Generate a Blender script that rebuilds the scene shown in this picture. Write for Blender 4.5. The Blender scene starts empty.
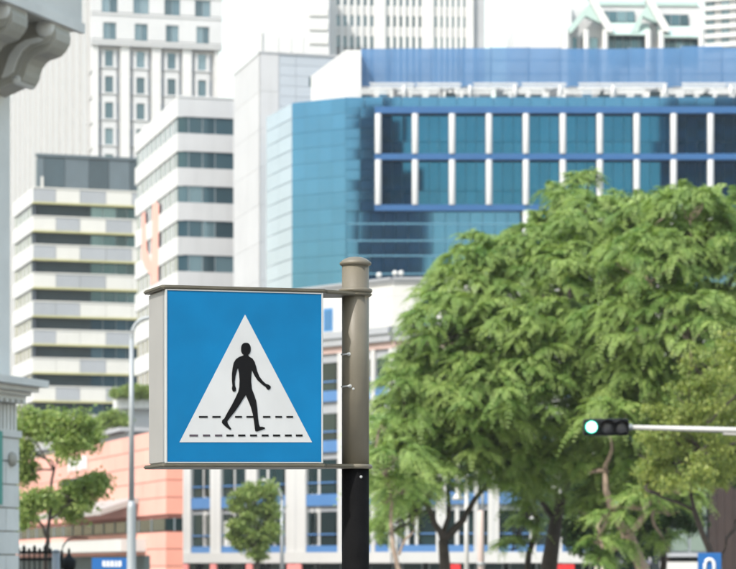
import bpy, bmesh, math, random
import numpy as np
from mathutils import Vector, Matrix

random.seed(11)
rng = np.random.default_rng(11)
R = math.radians
scene = bpy.context.scene
COL = scene.collection

# ------------------------------------------------------------------ camera, sky, sun, exposure
F, CX, HY, CZ = 2600.0, 368.0, 565.0, 1.6        # focal length and horizon, eye height
cam_d = bpy.data.cameras.new("camera")
cam = bpy.data.objects.new("camera", cam_d); COL.objects.link(cam)
cam.location = (0, 0, CZ); cam.rotation_euler = (R(90), 0, 0)
cam_d.sensor_width = 36; cam_d.lens = F / 736 * 36
cam_d.shift_y = (HY - 284.5) / 736
cam_d.clip_start = 0.1; cam_d.clip_end = 6000
cam_d.dof.use_dof = True; cam_d.dof.focus_distance = 10.5; cam_d.dof.aperture_fstop = 7.6
scene.camera = cam

SUN_EL, SUN_AZ = R(50), math.atan2(-0.62, -0.785)      # azimuth measured from +Y towards +X
world = bpy.data.worlds.new("World"); scene.world = world; world.use_nodes = True
wn = world.node_tree
bg = wn.nodes["Background"]
sky = wn.nodes.new("ShaderNodeTexSky"); sky.sky_type = 'NISHITA'; sky.sun_disc = False
sky.sun_elevation = SUN_EL; sky.sun_rotation = SUN_AZ
sky.air_density = 2.0; sky.dust_density = 2.2; sky.ozone_density = 0.6; sky.altitude = 0
wn.links.new(sky.outputs[0], bg.inputs[0]); bg.inputs[1].default_value = 0.15
sd = bpy.data.lights.new("sun", 'SUN'); sd.energy = 2.3; sd.angle = R(1.2); sd.color = (1, 0.955, 0.89)
sun = bpy.data.objects.new("sun", sd); COL.objects.link(sun)
sv = Vector((math.sin(SUN_AZ) * math.cos(SUN_EL), math.cos(SUN_AZ) * math.cos(SUN_EL), math.sin(SUN_EL)))
sun.rotation_euler = sv.to_track_quat('Z', 'Y').to_euler(); sun.location = (-30, -20, 60)
vs = scene.view_settings
vs.view_transform = 'Standard'; vs.look = 'None'; vs.exposure = 1.0; vs.gamma = 1.0; vs.use_curve_mapping = False
scene.cycles.use_denoising = True
scene.cycles.max_bounces = 5; scene.cycles.diffuse_bounces = 3; scene.cycles.use_adaptive_sampling = True; scene.cycles.adaptive_threshold = 0.025; scene.cycles.transparent_max_bounces = 12; scene.cycles.volume_bounces = 1

# ------------------------------------------------------------------ projection helpers (photograph pixel + distance -> place)
def X(px, Y): return (px - CX) / F * Y
def Z(py, Y): return CZ + (HY - py) / F * Y
def P(px, py, Y): return Vector((X(px, Y), Y, Z(py, Y)))

# ------------------------------------------------------------------ materials
MATS = {}
def nd(nt, t, **kw):
    n = nt.nodes.new(t)
    for k, v in kw.items(): setattr(n, k, v)
    return n
def mat(name, col, rough=0.7, metal=0.0, var=0.08, scale=0.6, streak=0.0, objvar=0.0, bump=0.0, bscale=30, spec=0.5, coat=0.0):
    """painted / stone / metal surface with world-space mottling, vertical streaks and a per-piece shift"""
    m = bpy.data.materials.new(name); m.use_nodes = True; nt = m.node_tree
    b = nt.nodes["Principled BSDF"]
    b.inputs["Roughness"].default_value = rough; b.inputs["Metallic"].default_value = metal
    b.inputs["Specular IOR Level"].default_value = spec; b.inputs["Coat Weight"].default_value = coat
    geo = nd(nt, "ShaderNodeNewGeometry")
    no = nd(nt, "ShaderNodeTexNoise"); no.inputs["Scale"].default_value = scale; no.inputs["Detail"].default_value = 6
    nt.links.new(geo.outputs["Position"], no.inputs["Vector"])
    val = nd(nt, "ShaderNodeMapRange"); val.inputs["From Min"].default_value = 0.25; val.inputs["From Max"].default_value = 0.75
    val.inputs["To Min"].default_value = 1 - var; val.inputs["To Max"].default_value = 1 + var
    nt.links.new(no.outputs["Fac"], val.inputs["Value"])
    cur = val.outputs[0]
    if streak:
        mp = nd(nt, "ShaderNodeMapping"); mp.inputs["Scale"].default_value = (1.6, 1.6, 0.12)
        nt.links.new(geo.outputs["Position"], mp.inputs["Vector"])
        n2 = nd(nt, "ShaderNodeTexNoise"); n2.inputs["Scale"].default_value = 1.0; n2.inputs["Detail"].default_value = 5
        nt.links.new(mp.outputs[0], n2.inputs["Vector"])
        r2 = nd(nt, "ShaderNodeMapRange"); r2.inputs["From Min"].default_value = 0.5; r2.inputs["From Max"].default_value = 0.8
        r2.inputs["To Min"].default_value = 1; r2.inputs["To Max"].default_value = 1 - streak
        nt.links.new(n2.outputs["Fac"], r2.inputs["Value"])
        mm = nd(nt, "ShaderNodeMath", operation='MULTIPLY'); nt.links.new(cur, mm.inputs[0]); nt.links.new(r2.outputs[0], mm.inputs[1]); cur = mm.outputs[0]
    if objvar:
        oi = nd(nt, "ShaderNodeObjectInfo")
        r3 = nd(nt, "ShaderNodeMapRange"); r3.inputs["To Min"].default_value = 1 - objvar; r3.inputs["To Max"].default_value = 1 + objvar
        nt.links.new(oi.outputs["Random"], r3.inputs["Value"])
        mm = nd(nt, "ShaderNodeMath", operation='MULTIPLY'); nt.links.new(cur, mm.inputs[0]); nt.links.new(r3.outputs[0], mm.inputs[1]); cur = mm.outputs[0]
    vm = nd(nt, "ShaderNodeVectorMath", operation='SCALE'); vm.inputs[0].default_value = col[:3]
    nt.links.new(cur, vm.inputs["Scale"]); nt.links.new(vm.outputs[0], b.inputs["Base Color"])
    if bump:
        nb = nd(nt, "ShaderNodeTexNoise"); nb.inputs["Scale"].default_value = bscale; nb.inputs["Detail"].default_value = 4
        nt.links.new(geo.outputs["Position"], nb.inputs["Vector"])
        bp = nd(nt, "ShaderNodeBump"); bp.inputs["Strength"].default_value = bump; bp.inputs["Distance"].default_value = 0.02
        nt.links.new(nb.outputs["Fac"], bp.inputs["Height"]); nt.links.new(bp.outputs[0], b.inputs["Normal"])
    MATS[name] = m
    return m
def glass(name, col, metal=0.8, rough=0.06, objvar=0.12, blind=None):
    m = mat(name, col, rough=rough, metal=metal, var=0.05, scale=0.25, objvar=objvar)
    if blind:                                        # pale curtains behind some panes
        nt = m.node_tree; b = nt.nodes["Principled BSDF"]
        old = b.inputs["Base Color"].links[0].from_socket
        oi = nd(nt, "ShaderNodeObjectInfo"); th = nd(nt, "ShaderNodeMapRange")
        th.inputs["From Min"].default_value = blind[1]; th.inputs["From Max"].default_value = 1.0
        th.inputs["To Max"].default_value = blind[2]
        nt.links.new(oi.outputs["Random"], th.inputs["Value"])
        mx = nd(nt, "ShaderNodeMix", data_type='RGBA')
        nt.links.new(th.outputs[0], mx.inputs[0]); nt.links.new(old, mx.inputs[6]); mx.inputs[7].default_value = (*blind[0], 1)
        nt.links.new(mx.outputs[2], b.inputs["Base Color"])
    return m
def leafmat(name, c1, c2, trans=0.38):
    m = bpy.data.materials.new(name); m.use_nodes = True; nt = m.node_tree
    nt.nodes.remove(nt.nodes["Principled BSDF"]); out = nt.nodes["Material Output"]
    at = nd(nt, "ShaderNodeAttribute"); at.attribute_name = "tint"
    mx = nd(nt, "ShaderNodeMix", data_type='RGBA'); mx.inputs[6].default_value = (*c1, 1); mx.inputs[7].default_value = (*c2, 1)
    nt.links.new(at.outputs["Fac"], mx.inputs[0])
    d = nd(nt, "ShaderNodeBsdfPrincipled"); d.inputs["Roughness"].default_value = 0.5; d.inputs["Specular IOR Level"].default_value = 0.35
    t = nd(nt, "ShaderNodeBsdfTranslucent"); s = nd(nt, "ShaderNodeMixShader"); s.inputs[0].default_value = trans
    g = nd(nt, "ShaderNodeVectorMath", operation='MULTIPLY'); g.inputs[1].default_value = (1.35, 1.35, 0.8)
    nt.links.new(mx.outputs[2], d.inputs["Base Color"]); nt.links.new(mx.outputs[2], g.inputs[0]); nt.links.new(g.outputs[0], t.inputs["Color"])
    nt.links.new(d.outputs[0], s.inputs[1]); nt.links.new(t.outputs[0], s.inputs[2]); nt.links.new(s.outputs[0], out.inputs[0])
    MATS[name] = m
    return m

mat("white_paint", (0.520, 0.525, 0.535), 0.75, var=0.03, scale=0.3, streak=0.06, objvar=0.02)
mat("bright_white", (0.575, 0.575, 0.570), 0.7, var=0.03, streak=0.05, objvar=0.02)
mat("grey_concrete", (0.370, 0.380, 0.400), 0.85, var=0.05, scale=0.35, streak=0.08, objvar=0.03)
mat("pale_concrete", (0.455, 0.460, 0.475), 0.85, var=0.04, scale=0.35, streak=0.08, objvar=0.02)
mat("blue_grey_panel", (0.360, 0.395, 0.440), 0.7, var=0.03, objvar=0.03)
mat("panel_grey", (0.310, 0.325, 0.350), 0.7, var=0.04, objvar=0.05, streak=0.05)
mat("panel_cream", (0.570, 0.560, 0.530), 0.7, var=0.03, objvar=0.03, streak=0.05)
mat("olive_trim", (0.42, 0.40, 0.20), 0.7)
mat("slate_dark", (0.045, 0.070, 0.085), 0.5, var=0.12, objvar=0.12)
mat("slate_mid", (0.095, 0.125, 0.145), 0.5, var=0.1, objvar=0.1)
mat("dark_wall_shaded", (0.014, 0.034, 0.042), 0.6, var=0.1, objvar=0.1)  # dark wall, deepened further so the recess shade is in its colour
mat("core_dark", (0.018, 0.024, 0.027), 0.8, spec=0.1)
mat("tower_side_dimmed", (0.410, 0.412, 0.415), 0.75, var=0.03, streak=0.06)  # tower white dimmed on its sunlit side, glare held back in the colour
mat("salmon_joint", (0.30, 0.11, 0.085), 0.8)
mat("frame_grey", (0.25, 0.28, 0.30), 0.5, metal=0.3)
glass("teal_glass", (0.055, 0.115, 0.145), 0.5, 0.08, 0.4, ((0.20, 0.29, 0.32), 0.6, 0.7))
mat("transom_blue", (0.12, 0.28, 0.40), 0.4, metal=0.5)
mat("mirrored_wall", (0.060, 0.125, 0.175), 0.6, var=0.15, scale=0.1)
glass("tower_glass", (0.095, 0.155, 0.195), 0.45, 0.08, 0.35, ((0.22, 0.28, 0.32), 0.5, 0.7))
glass("lavender_glass", (0.160, 0.175, 0.230), 0.35, 0.12, 0.25)
glass("blue_glass", (0.058, 0.170, 0.315), 0.9, 0.04, 0.04)
glass("door_glass", (0.05, 0.17, 0.40), 0.5, 0.1, 0.1)
glass("bay_glass", (0.018, 0.105, 0.205), 0.9, 0.03, 0.08)
glass("pale_blue_panel", (0.340, 0.410, 0.500), 0.25, 0.2, 0.05)
glass("shop_glass", (0.020, 0.042, 0.045), 0.3, 0.08, 0.3)
glass("curtain_glass", (0.20, 0.27, 0.24), 0.15, 0.15, 0.15)
mat("blue_beam", (0.016, 0.092, 0.250), 0.4, var=0.06)
mat("blue_sill", (0.065, 0.170, 0.370), 0.45, var=0.05)
mat("blue_door", (0.07, 0.22, 0.45), 0.4, var=0.06)
mat("mullion_blue", (0.100, 0.240, 0.360), 0.4, metal=0.4)
mat("white_pilaster", (0.550, 0.555, 0.570), 0.5, var=0.03, streak=0.04)
mat("pipe_white", (0.500, 0.510, 0.510), 0.45, var=0.1, scale=2)
mat("pipe_grey", (0.220, 0.235, 0.250), 0.45, metal=0.5, var=0.1, scale=2)
mat("cream_wall", (0.500, 0.497, 0.485), 0.75, var=0.03, streak=0.06, objvar=0.02)
mat("grey_ledge", (0.30, 0.31, 0.33), 0.7, var=0.06)
mat("pink_ledge", (0.460, 0.330, 0.300), 0.75)
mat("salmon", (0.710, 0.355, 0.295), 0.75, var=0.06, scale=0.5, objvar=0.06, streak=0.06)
mat("salmon_front_shade", (0.66, 0.275, 0.205), 0.75, var=0.06, scale=0.5, objvar=0.06, streak=0.08)  # front face copy of the salmon, its weaker sun put into the colour
mat("salmon_sign", (0.72, 0.24, 0.23), 0.6)
mat("red_sign", (0.62, 0.03, 0.035), 0.5)
mat("canopy_grey", (0.340, 0.315, 0.300), 0.8, var=0.06)
mat("mint_roof", (0.380, 0.500, 0.470), 0.6, var=0.05)
mat("stone", (0.430, 0.410, 0.360), 0.85, var=0.12, scale=1.6, streak=0.2, objvar=0.04, bump=0.35, bscale=14)  # darker copy of the stone, soffit and bracket shade put into its colour
mat("stone_block", (0.740, 0.730, 0.700), 0.85, var=0.08, scale=1.6, streak=0.12, objvar=0.06, bump=0.35, bscale=14)
mat("teal_shutter", (0.04, 0.30, 0.26), 0.5)
mat("brown_clad", (0.022, 0.012, 0.010), 0.7, var=0.15, scale=1.0, objvar=0.2)
mat("dark_roof", (0.10, 0.095, 0.12), 0.75, var=0.15, objvar=0.15)
mat("lamp_metal", (0.330, 0.355, 0.370), 0.5, metal=0.25, var=0.06, scale=1.5)
mat("lamp_white", (0.520, 0.520, 0.505), 0.5)
mat("pinkish_post", (0.56, 0.46, 0.43), 0.6)
mat("iron_black", (0.008, 0.009, 0.010), 0.6, spec=0.2, var=0.2)
mat("sign_blue_small", (0.006, 0.100, 0.320), 0.45, var=0.05, scale=3)
mat("sign_white", (0.680, 0.690, 0.700), 0.45, var=0.03, scale=3)
mat("khaki_metal", (0.142, 0.126, 0.094), 0.5, var=0.10, scale=9, streak=0.0, bump=0.05, bscale=120)
mat("plate_olive", (0.105, 0.095, 0.070), 0.45, metal=0.2, var=0.18, scale=14, bump=0.08, bscale=90)
mat("pole_black", (0.004, 0.004, 0.0045), 0.8, spec=0.08, var=0.35, scale=12, bump=0.15, bscale=70)
mat("sign_side", (0.280, 0.275, 0.265), 0.5, var=0.05, scale=6, streak=0.05)
mat("sign_cream", (0.490, 0.500, 0.510), 0.5, var=0.07, scale=6, spec=0.2, streak=0.10)
mat("sign_edge", (0.420, 0.435, 0.435), 0.5, var=0.06, scale=10)
mat("ink_black", (0.006, 0.006, 0.007), 0.6, spec=0.12, var=0.2, scale=12)
mat("faded_ink", (0.060, 0.045, 0.060), 0.5, var=0.2, scale=12)
mat("traffic_black", (0.008, 0.009, 0.010), 0.5, spec=0.2)
mat("traffic_lens", (0.10, 0.10, 0.11), 0.3)
mat("asphalt", (0.05, 0.05, 0.052), 0.9, var=0.2, scale=0.8, bump=0.3)
mat("pavement_grey", (0.32, 0.31, 0.30), 0.9, var=0.12, scale=0.7, bump=0.2)
mat("ground_grey", (0.22, 0.22, 0.20), 0.95, var=0.15, scale=0.05)
mat("road_paint", (0.78, 0.78, 0.76), 0.7, var=0.1, scale=3)
mat("bark_dark", (0.045, 0.035, 0.028), 0.9, var=0.35, scale=4, bump=0.8, bscale=12)
mat("bark_pale", (0.300, 0.225, 0.175), 0.9, var=0.35, scale=4, bump=0.8, bscale=12)
leafmat("leaf_feather", (0.070, 0.165, 0.030), (0.360, 0.465, 0.150), 0.36)
leafmat("leaf_yellow", (0.110, 0.180, 0.040), (0.360, 0.400, 0.120))
leafmat("leaf_shaded", (0.022, 0.058, 0.015), (0.060, 0.115, 0.030), 0.25)  # leaf colour darkened to stand for shade under the canopy
leafmat("leaf_small", (0.110, 0.195, 0.048), (0.320, 0.390, 0.130))

# blue sign face: enamel with faint cloudy fading
m = mat("sign_blue", (0.001, 0.138, 0.325), 0.38, spec=0.25, var=0.17, scale=3.2, streak=0.14, bump=0.02, bscale=60)
# netting: blue woven scaffold sheet, partly see-through
m = bpy.data.materials.new("blue_net"); m.use_nodes = True; nt = m.node_tree; MATS["blue_net"] = m
b = nt.nodes["Principled BSDF"]; b.inputs["Roughness"].default_value = 0.9
geo = nd(nt, "ShaderNodeNewGeometry"); no = nd(nt, "ShaderNodeTexNoise"); no.inputs["Scale"].default_value = 0.35; no.inputs["Detail"].default_value = 5
nt.links.new(geo.outputs["Position"], no.inputs["Vector"])
cr = nd(nt, "ShaderNodeMix", data_type='RGBA'); cr.inputs[6].default_value = (0.055, 0.17, 0.36, 1); cr.inputs[7].default_value = (0.13, 0.26, 0.46, 1)
nt.links.new(no.outputs["Fac"], cr.inputs[0]); nt.links.new(cr.outputs[2], b.inputs["Base Color"])
tr = nd(nt, "ShaderNodeBsdfTransparent"); tl = nd(nt, "ShaderNodeBsdfTranslucent"); tl.inputs[0].default_value = (0.09, 0.23, 0.44, 1)
a1 = nd(nt, "ShaderNodeMixShader"); a1.inputs[0].default_value = 0.35; a2 = nd(nt, "ShaderNodeMixShader"); a2.inputs[0].default_value = 0.09
nt.links.new(b.outputs[0], a1.inputs[1]); nt.links.new(tl.outputs[0], a1.inputs[2])
nt.links.new(a1.outputs[0], a2.inputs[1]); nt.links.new(tr.outputs[0], a2.inputs[2]); nt.links.new(a2.outputs[0], nt.nodes["Material Output"].inputs[0])
# lit green lamp
for nm_, ec, es in (("green_lens", (0.02, 0.85, 0.50, 1), 0.55), ("green_lit", (0.35, 1.0, 0.80, 1), 3.2)):
    m = bpy.data.materials.new(nm_); m.use_nodes = True; MATS[nm_] = m
    b = m.node_tree.nodes["Principled BSDF"]; b.inputs["Base Color"].default_value = (0.02, 0.35, 0.25, 1); b.inputs["Roughness"].default_value = 0.3
    b.inputs["Emission Color"].default_value = ec; b.inputs["Emission Strength"].default_value = es

# ------------------------------------------------------------------ object helpers
def tag(o, label=None, cat=None, group=None, kind=None):
    for k, v in (("label", label), ("category", cat), ("group", group), ("kind", kind)):
        if v: o[k] = v
    return o
def thing(name, label, cat, loc=(0, 0, 0), group=None):
    o = bpy.data.objects.new(name, None); COL.objects.link(o); o.location = loc; o.empty_display_size = 0.2
    return tag(o, label, cat, group)
def wloc(o):
    v = Vector((0, 0, 0))
    while o is not None: v += o.location; o = o.parent
    return v
CUBES = {}
def cube_mesh(mname):
    if mname not in CUBES:
        me = bpy.data.meshes.new("block_" + mname); bm = bmesh.new(); bmesh.ops.create_cube(bm, size=1); bm.to_mesh(me); bm.free()
        me.materials.append(MATS[mname]); CUBES[mname] = me
    return CUBES[mname]
CYLS = {}
def cyl_mesh(mname, n=14):
    if mname not in CYLS:
        me = bpy.data.meshes.new("post_" + mname); bm = bmesh.new()
        bmesh.ops.create_cone(bm, cap_ends=True, segments=n, radius1=0.5, radius2=0.5, depth=1)
        for f in bm.faces: f.smooth = len(f.verts) == 4
        bm.to_mesh(me); bm.free(); me.materials.append(MATS[mname]); CYLS[mname] = me
    return CYLS[mname]
def link(o, parent, world_co, rotz=0.0):
    """parents carry no rotation or scale, only a location"""
    COL.objects.link(o)
    if parent is not None: o.parent = parent; o.location = Vector(world_co) - wloc(parent)
    else: o.location = world_co
    o.rotation_euler = (0, 0, rotz)
    return o
def blk(name, m, parent, c, size, rotz=0.0, mesh=None):
    o = bpy.data.objects.new(name, mesh or cube_mesh(m)); o.scale = size
    return link(o, parent, c, rotz)
def mesh_obj(name, verts, faces, m, parent=None, smooth=False, base=None):
    """verts in world coordinates; origin at base (or at the parent's place)"""
    base = Vector(base) if base is not None else (wloc(parent) if parent is not None else Vector((0, 0, 0)))
    me = bpy.data.meshes.new(name)
    me.from_pydata([tuple(Vector(v) - base) for v in verts], [], faces); me.update()
    bm = bmesh.new(); bm.from_mesh(me); bmesh.ops.recalc_face_normals(bm, faces=bm.faces); bm.to_mesh(me); bm.free()
    me.materials.append(MATS[m])
    if smooth:
        for p in me.polygons: p.use_smooth = True
    o = bpy.data.objects.new(name, me)
    return link(o, parent, base)
def prism(name, poly, z0, z1, m, parent=None):
    n = len(poly)
    v = [(x, y, z0) for x, y in poly] + [(x, y, z1) for x, y in poly]
    f = [tuple(range(n))[::-1], tuple(range(n, 2 * n))] + [(i, (i + 1) % n, n + (i + 1) % n, n + i) for i in range(n)]
    return mesh_obj(name, v, f, m, parent)
def tube_vf(pts, rads, n=8, off=0):
    pts = [Vector(p) for p in pts]; vs, fs = [], []
    for i, p in enumerate(pts):
        d = (pts[min(i + 1, len(pts) - 1)] - pts[max(i - 1, 0)]).normalized()
        a = d.cross(Vector((0, 0, 1)) if abs(d.z) < 0.95 else Vector((1, 0, 0))).normalized(); b_ = d.cross(a)
        for k in range(n):
            t = 2 * math.pi * k / n
            vs.append(p + (a * math.cos(t) + b_ * math.sin(t)) * rads[i])
    for i in range(len(pts) - 1):
        for k in range(n):
            fs.append((off + i * n + k, off + i * n + (k + 1) % n, off + (i + 1) * n + (k + 1) % n, off + (i + 1) * n + k))
    fs.append(tuple(off + k for k in range(n))[::-1]); fs.append(tuple(off + (len(pts) - 1) * n + k for k in range(n)))
    return vs, fs
def tube(name, pts, rads, m, parent=None, n=10):
    if not isinstance(rads, (list, tuple)): rads = [rads] * len(pts)
    v, f = tube_vf(pts, rads, n)
    return mesh_obj(name, v, f, m, parent, smooth=True)
def lathe(name, prof, c, m, parent, n=24):
    """prof: (radius, z) from bottom to top about the vertical axis through c"""
    vs, fs = [], []
    for r_, z in prof:
        for k in range(n):
            t = 2 * math.pi * k / n; vs.append((c[0] + r_ * math.cos(t), c[1] + r_ * math.sin(t), z))
    for i in range(len(prof) - 1):
        for k in range(n): fs.append((i * n + k, i * n + (k + 1) % n, (i + 1) * n + (k + 1) % n, (i + 1) * n + k))
    fs.append(tuple(range(n))[::-1]); fs.append(tuple((len(prof) - 1) * n + k for k in range(n)))
    return mesh_obj(name, vs, fs, m, parent, smooth=True)

class Face:
    """a vertical plane: s runs along it (to the viewer's right), out points away from the building"""
    def __init__(s, parent, ox, oy, ang):
        s.p, s.ox, s.oy, s.a = parent, ox, oy, ang
        s.c, s.s_ = math.cos(ang), math.sin(ang)
    def pt(s, t, out, z): return Vector((s.ox + t * s.c + out * s.s_, s.oy + t * s.s_ - out * s.c, z))
    def s_at(s, px, out=0.0):
        k = (px - CX) / F; x0 = s.ox + out * s.s_; y0 = s.oy - out * s.c
        return (k * y0 - x0) / (s.c - k * s.s_)
    def z_at(s, py, t, out=0.0): return Z(py, s.oy + t * s.s_ - out * s.c)
    def box(s, name, m, s0, s1, o0, o1, z0, z1, parent=None, tilt=0.0, mesh=None):
        o = blk(name, m, parent or s.p, s.pt((s0 + s1) / 2, (o0 + o1) / 2, (z0 + z1) / 2), (abs(s1 - s0), abs(o1 - o0), abs(z1 - z0)), s.a, mesh)
        if tilt: o.rotation_euler = (random.gauss(0, tilt), 0, s.a + random.gauss(0, tilt))
        return o
    def poly(s, name, m, pts, o0, o1, parent=None):
        """pts: (s, z) outline, extruded from o0 to o1"""
        n = len(pts)
        v = [s.pt(a, o0, z) for a, z in pts] + [s.pt(a, o1, z) for a, z in pts]
        f = [tuple(range(n)), tuple(range(n, 2 * n))[::-1]] + [(i, n + i, n + (i + 1) % n, (i + 1) % n) for i in range(n)]
        return mesh_obj(name, v, f, m, parent or s.p)
def corner(px, Y, a_deg, name, label, cat="building"):
    """a building seen on its corner: front face rotated by a, left face receding"""
    t = thing(name, label, cat, (X(px, Y), Y, 0)); a = R(a_deg)
    return t, Face(t, X(px, Y), Y, a), Face(t, X(px, Y), Y, a - math.pi / 2)
def core(t, front, u1, L, inset, z1, m, z0=0.0, name="wall"):
    """body of a corner building set back behind its cladding; L is the depth of the left face"""
    pts = []
    for u, v in ((inset, inset), (u1 - inset, inset), (u1 - inset, L - inset), (inset, L - inset)):
        q = front.pt(u, -v, 0); pts.append((q.x, q.y))
    return prism(name, pts, z0, z1, m, t)

# ------------------------------------------------------------------ ground, road, pavement
def sheet(name, x0, x1, y0, y1, z, m):
    o = mesh_obj(name, [(x0, y0, z), (x1, y0, z), (x1, y1, z), (x0, y1, z)], [(0, 1, 2, 3)], m); o["kind"] = "structure"; return o
sheet("ground", -3000, 3000, -3000, 3000, -0.12, "ground_grey")
sheet("road", -400, 400, 13, 60, -0.112, "asphalt")
def slab(name, x0, x1, y0, y1, z0, z1, m):
    o = prism(name, [(x0, y0), (x1, y0), (x1, y1), (x0, y1)], z0, z1, m); o["kind"] = "structure"; return o
slab("pavement", -60, 60, -8, 12.7, -0.115, 0.0, "pavement_grey")
slab("kerb", -60, 60, 12.7, 13, -0.115, 0.004, "grey_concrete")
slab("pavement", -60, 60, 60.3, 135, -0.115, 0.0, "pavement_grey")
slab("kerb", -60, 60, 60, 60.3, -0.115, 0.004, "grey_concrete")
for i in range(9):
    o = sheet("crossing_stripe", -2.2, 2.2, 14.5 + i * 5, 15.5 + i * 5, -0.108, "road_paint")


# ================================================================== LARGE STRUCTURES
# ------------------------------------------------------------------ helper: ribbon windows on a face
def ribbon(face, s0, s1, z0, z1, n, m="teal_glass", out=-0.16, widths=None, mull="frame_grey", mw=0.07):
    """one window part: panes and mullions as sub-parts"""
    w = face.box("window", "core_dark", s0, s1, out - 0.10, out - 0.05, z0, z1)
    cuts = [s0 + (s1 - s0) * i / n for i in range(n + 1)] if widths is None else [s0 + (s1 - s0) * f_ for f_ in widths]
    for a, b_ in zip(cuts[:-1], cuts[1:]):
        o = pane(face, m, a + mw / 2, b_ - mw / 2, out, z0 + 0.03, z1 - 0.03, w)
    for a in cuts[1:-1]: sub(face, "mullion", mull, a - mw / 2, a + mw / 2, out - 0.03, out + 0.05, z0, z1, w)
    return w
def sub(face, name, m, s0, s1, o0, o1, z0, z1, w):
    """child of a scaled block: undo the block's own placing"""
    o = bpy.data.objects.new(name, cube_mesh(m)); COL.objects.link(o)
    c = face.pt((s0 + s1) / 2, (o0 + o1) / 2, (z0 + z1) / 2)
    Mw = Matrix.Translation(c) @ Matrix.Rotation(face.a, 4, 'Z') @ Matrix.Diagonal((abs(s1 - s0), abs(o1 - o0), abs(z1 - z0), 1))
    Pw = Matrix.Translation(wloc_blk(w)) @ Matrix.Rotation(face.a, 4, 'Z') @ Matrix.Diagonal((*w.scale, 1))
    o.parent = w; o.matrix_basis = Pw.inverted() @ Mw
    return o
def wloc_blk(w): return w.location + wloc(w.parent)
def pane(face, m, s0, s1, out, z0, z1, w): return sub(face, "pane", m, s0, s1, out - 0.04, out, z0, z1, w)

# ------------------------------------------------------------------ white banded office block
t, fr, lf = corner(178, 256, 15, "office_block", "white office block with dark window bands beside the pale concrete tower")
W1 = fr.s_at(236); L1 = -lf.s_at(136)
ztop = fr.z_at(97, 0)
core(t, fr, W1, L1, 0.5, ztop - 0.1, "pale_concrete")
zb = ztop
for i in range(11):
    zw1 = Z(116 + 34.6 * i, 256); zw0 = Z(132.7 + 34.6 * i, 256)
    fr.box("spandrel", "pale_concrete", 0, W1, -0.5, 0, zw1, zb)
    lf.box("spandrel", "bright_white", -L1, -0.002, -0.5, 0.10, zw1 - 0.05, zb + (0.0 if i else 0.0))
    # rounded end of each white band
    q = lf.pt(-L1, -0.2, (zw1 - 0.05 + zb) / 2)
    blk("band_end", "bright_white", t, q, (0.62, 0.62, zb - zw1 + 0.05), 0, cyl_mesh("bright_white"))
    ribbon(fr, 0.05, W1, zw0, zw1, 4, widths=(0, 0.18, 0.42, 0.64, 1))
    ribbon(lf, -L1 + 0.3, -0.3, zw0, zw1 - 0.05, 9, "lavender_glass", out=-0.05, mull="white_paint", mw=0.35)
    zb = zw0
fr.box("base", "pale_concrete", 0, W1, -0.5, 0, 0, zb); lf.box("base", "bright_white", -L1, -0.002, -0.5, 0.1, 0, zb)
fr.box("roof_coping", "white_paint", -0.05, W1, -0.6, 0.06, ztop, ztop + 0.18)
# painted pink and orange ribbon on the street side
def on(face, px, py): a = face.s_at(px); return (a, face.z_at(py, a))
lf.poly("mural_ribbon", "mural_pink" if "mural_pink" in MATS else "salmon", [on(lf, 153.5, 205), on(lf, 157, 201), on(lf, 160, 205), on(lf, 159, 282), on(lf, 152, 285)], 0.102, 0.115)
lf.poly("mural_ribbon", "salmon", [on(lf, 143, 214), on(lf, 146, 211), on(lf, 148, 250), on(lf, 152.5, 262), on(lf, 152.5, 276), on(lf, 146, 268), on(lf, 142.5, 258)], 0.102, 0.115)
# low terrace with planter at the foot of the block, seen past the lamp post
tr_ = Face(t, X(118, 236), 236, R(12))
tr_.box("terrace", "bright_white", 0, tr_.s_at(152), -4, 0, Z(408, 236), Z(391, 236))
tr_.box("terrace_wall", "grey_concrete", 0.6, tr_.s_at(152), -4, -0.8, 0, Z(408, 236))
for k in range(5):
    tr_.box("terrace_joint", "grey_concrete", 0.5 + k * 0.62, 0.53 + k * 0.62, 0, 0.012, Z(407.5, 236), Z(391.5, 236))

# ------------------------------------------------------------------ pale concrete stair tower
t, fr, lf = corner(260, 240, 15.2, "concrete_tower", "plain pale concrete tower block rising behind the blue glass building")
W1 = fr.s_at(350); L1 = -lf.s_at(233.5); ztop = Z(53, 240)
core(t, fr, W1, L1, 0.12, ztop - 0.05, "panel_grey")
sa, sb, sc_ = fr.s_at(279), fr.s_at(296), W1
nz = 14; h = ztop / nz
for k in range(nz):
    z0, z1 = k * h + 0.012, (k + 1) * h - 0.012
    fr.box("panel", "pale_concrete", 0, sa - 0.02, -0.2, 0, z0, z1)
    lf.box("panel", "pale_concrete", -L1, -L1 / 2 - 0.012, -0.2, 0, z0, z1); lf.box("panel", "pale_concrete", -L1 / 2 + 0.012, -0.003, -0.2, 0, z0, z1)
nz = 30; h = (ztop - 20) / nz
for k in range(nz):
    z0, z1 = 20 + k * h + 0.015, 20 + (k + 1) * h - 0.015
    fr.box("panel", "blue_grey_panel", sa + 0.02, sb - 0.015, -0.2, -0.04, z0, z1)
    cut = fr.s_at(309), fr.s_at(319)
    if k in (nz - 3,):
        fr.box("panel", "blue_grey_panel", sb + 0.015, cut[0], -0.2, -0.04, z0, z1); fr.box("panel", "blue_grey_panel", cut[1], W1, -0.2, -0.04, z0, z1)
        ribbon(fr, cut[0], cut[1], z0, z1, 2, out=-0.1)
    else: fr.box("panel", "blue_grey_panel", sb + 0.015, W1, -0.2, -0.04, z0, z1)
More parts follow.
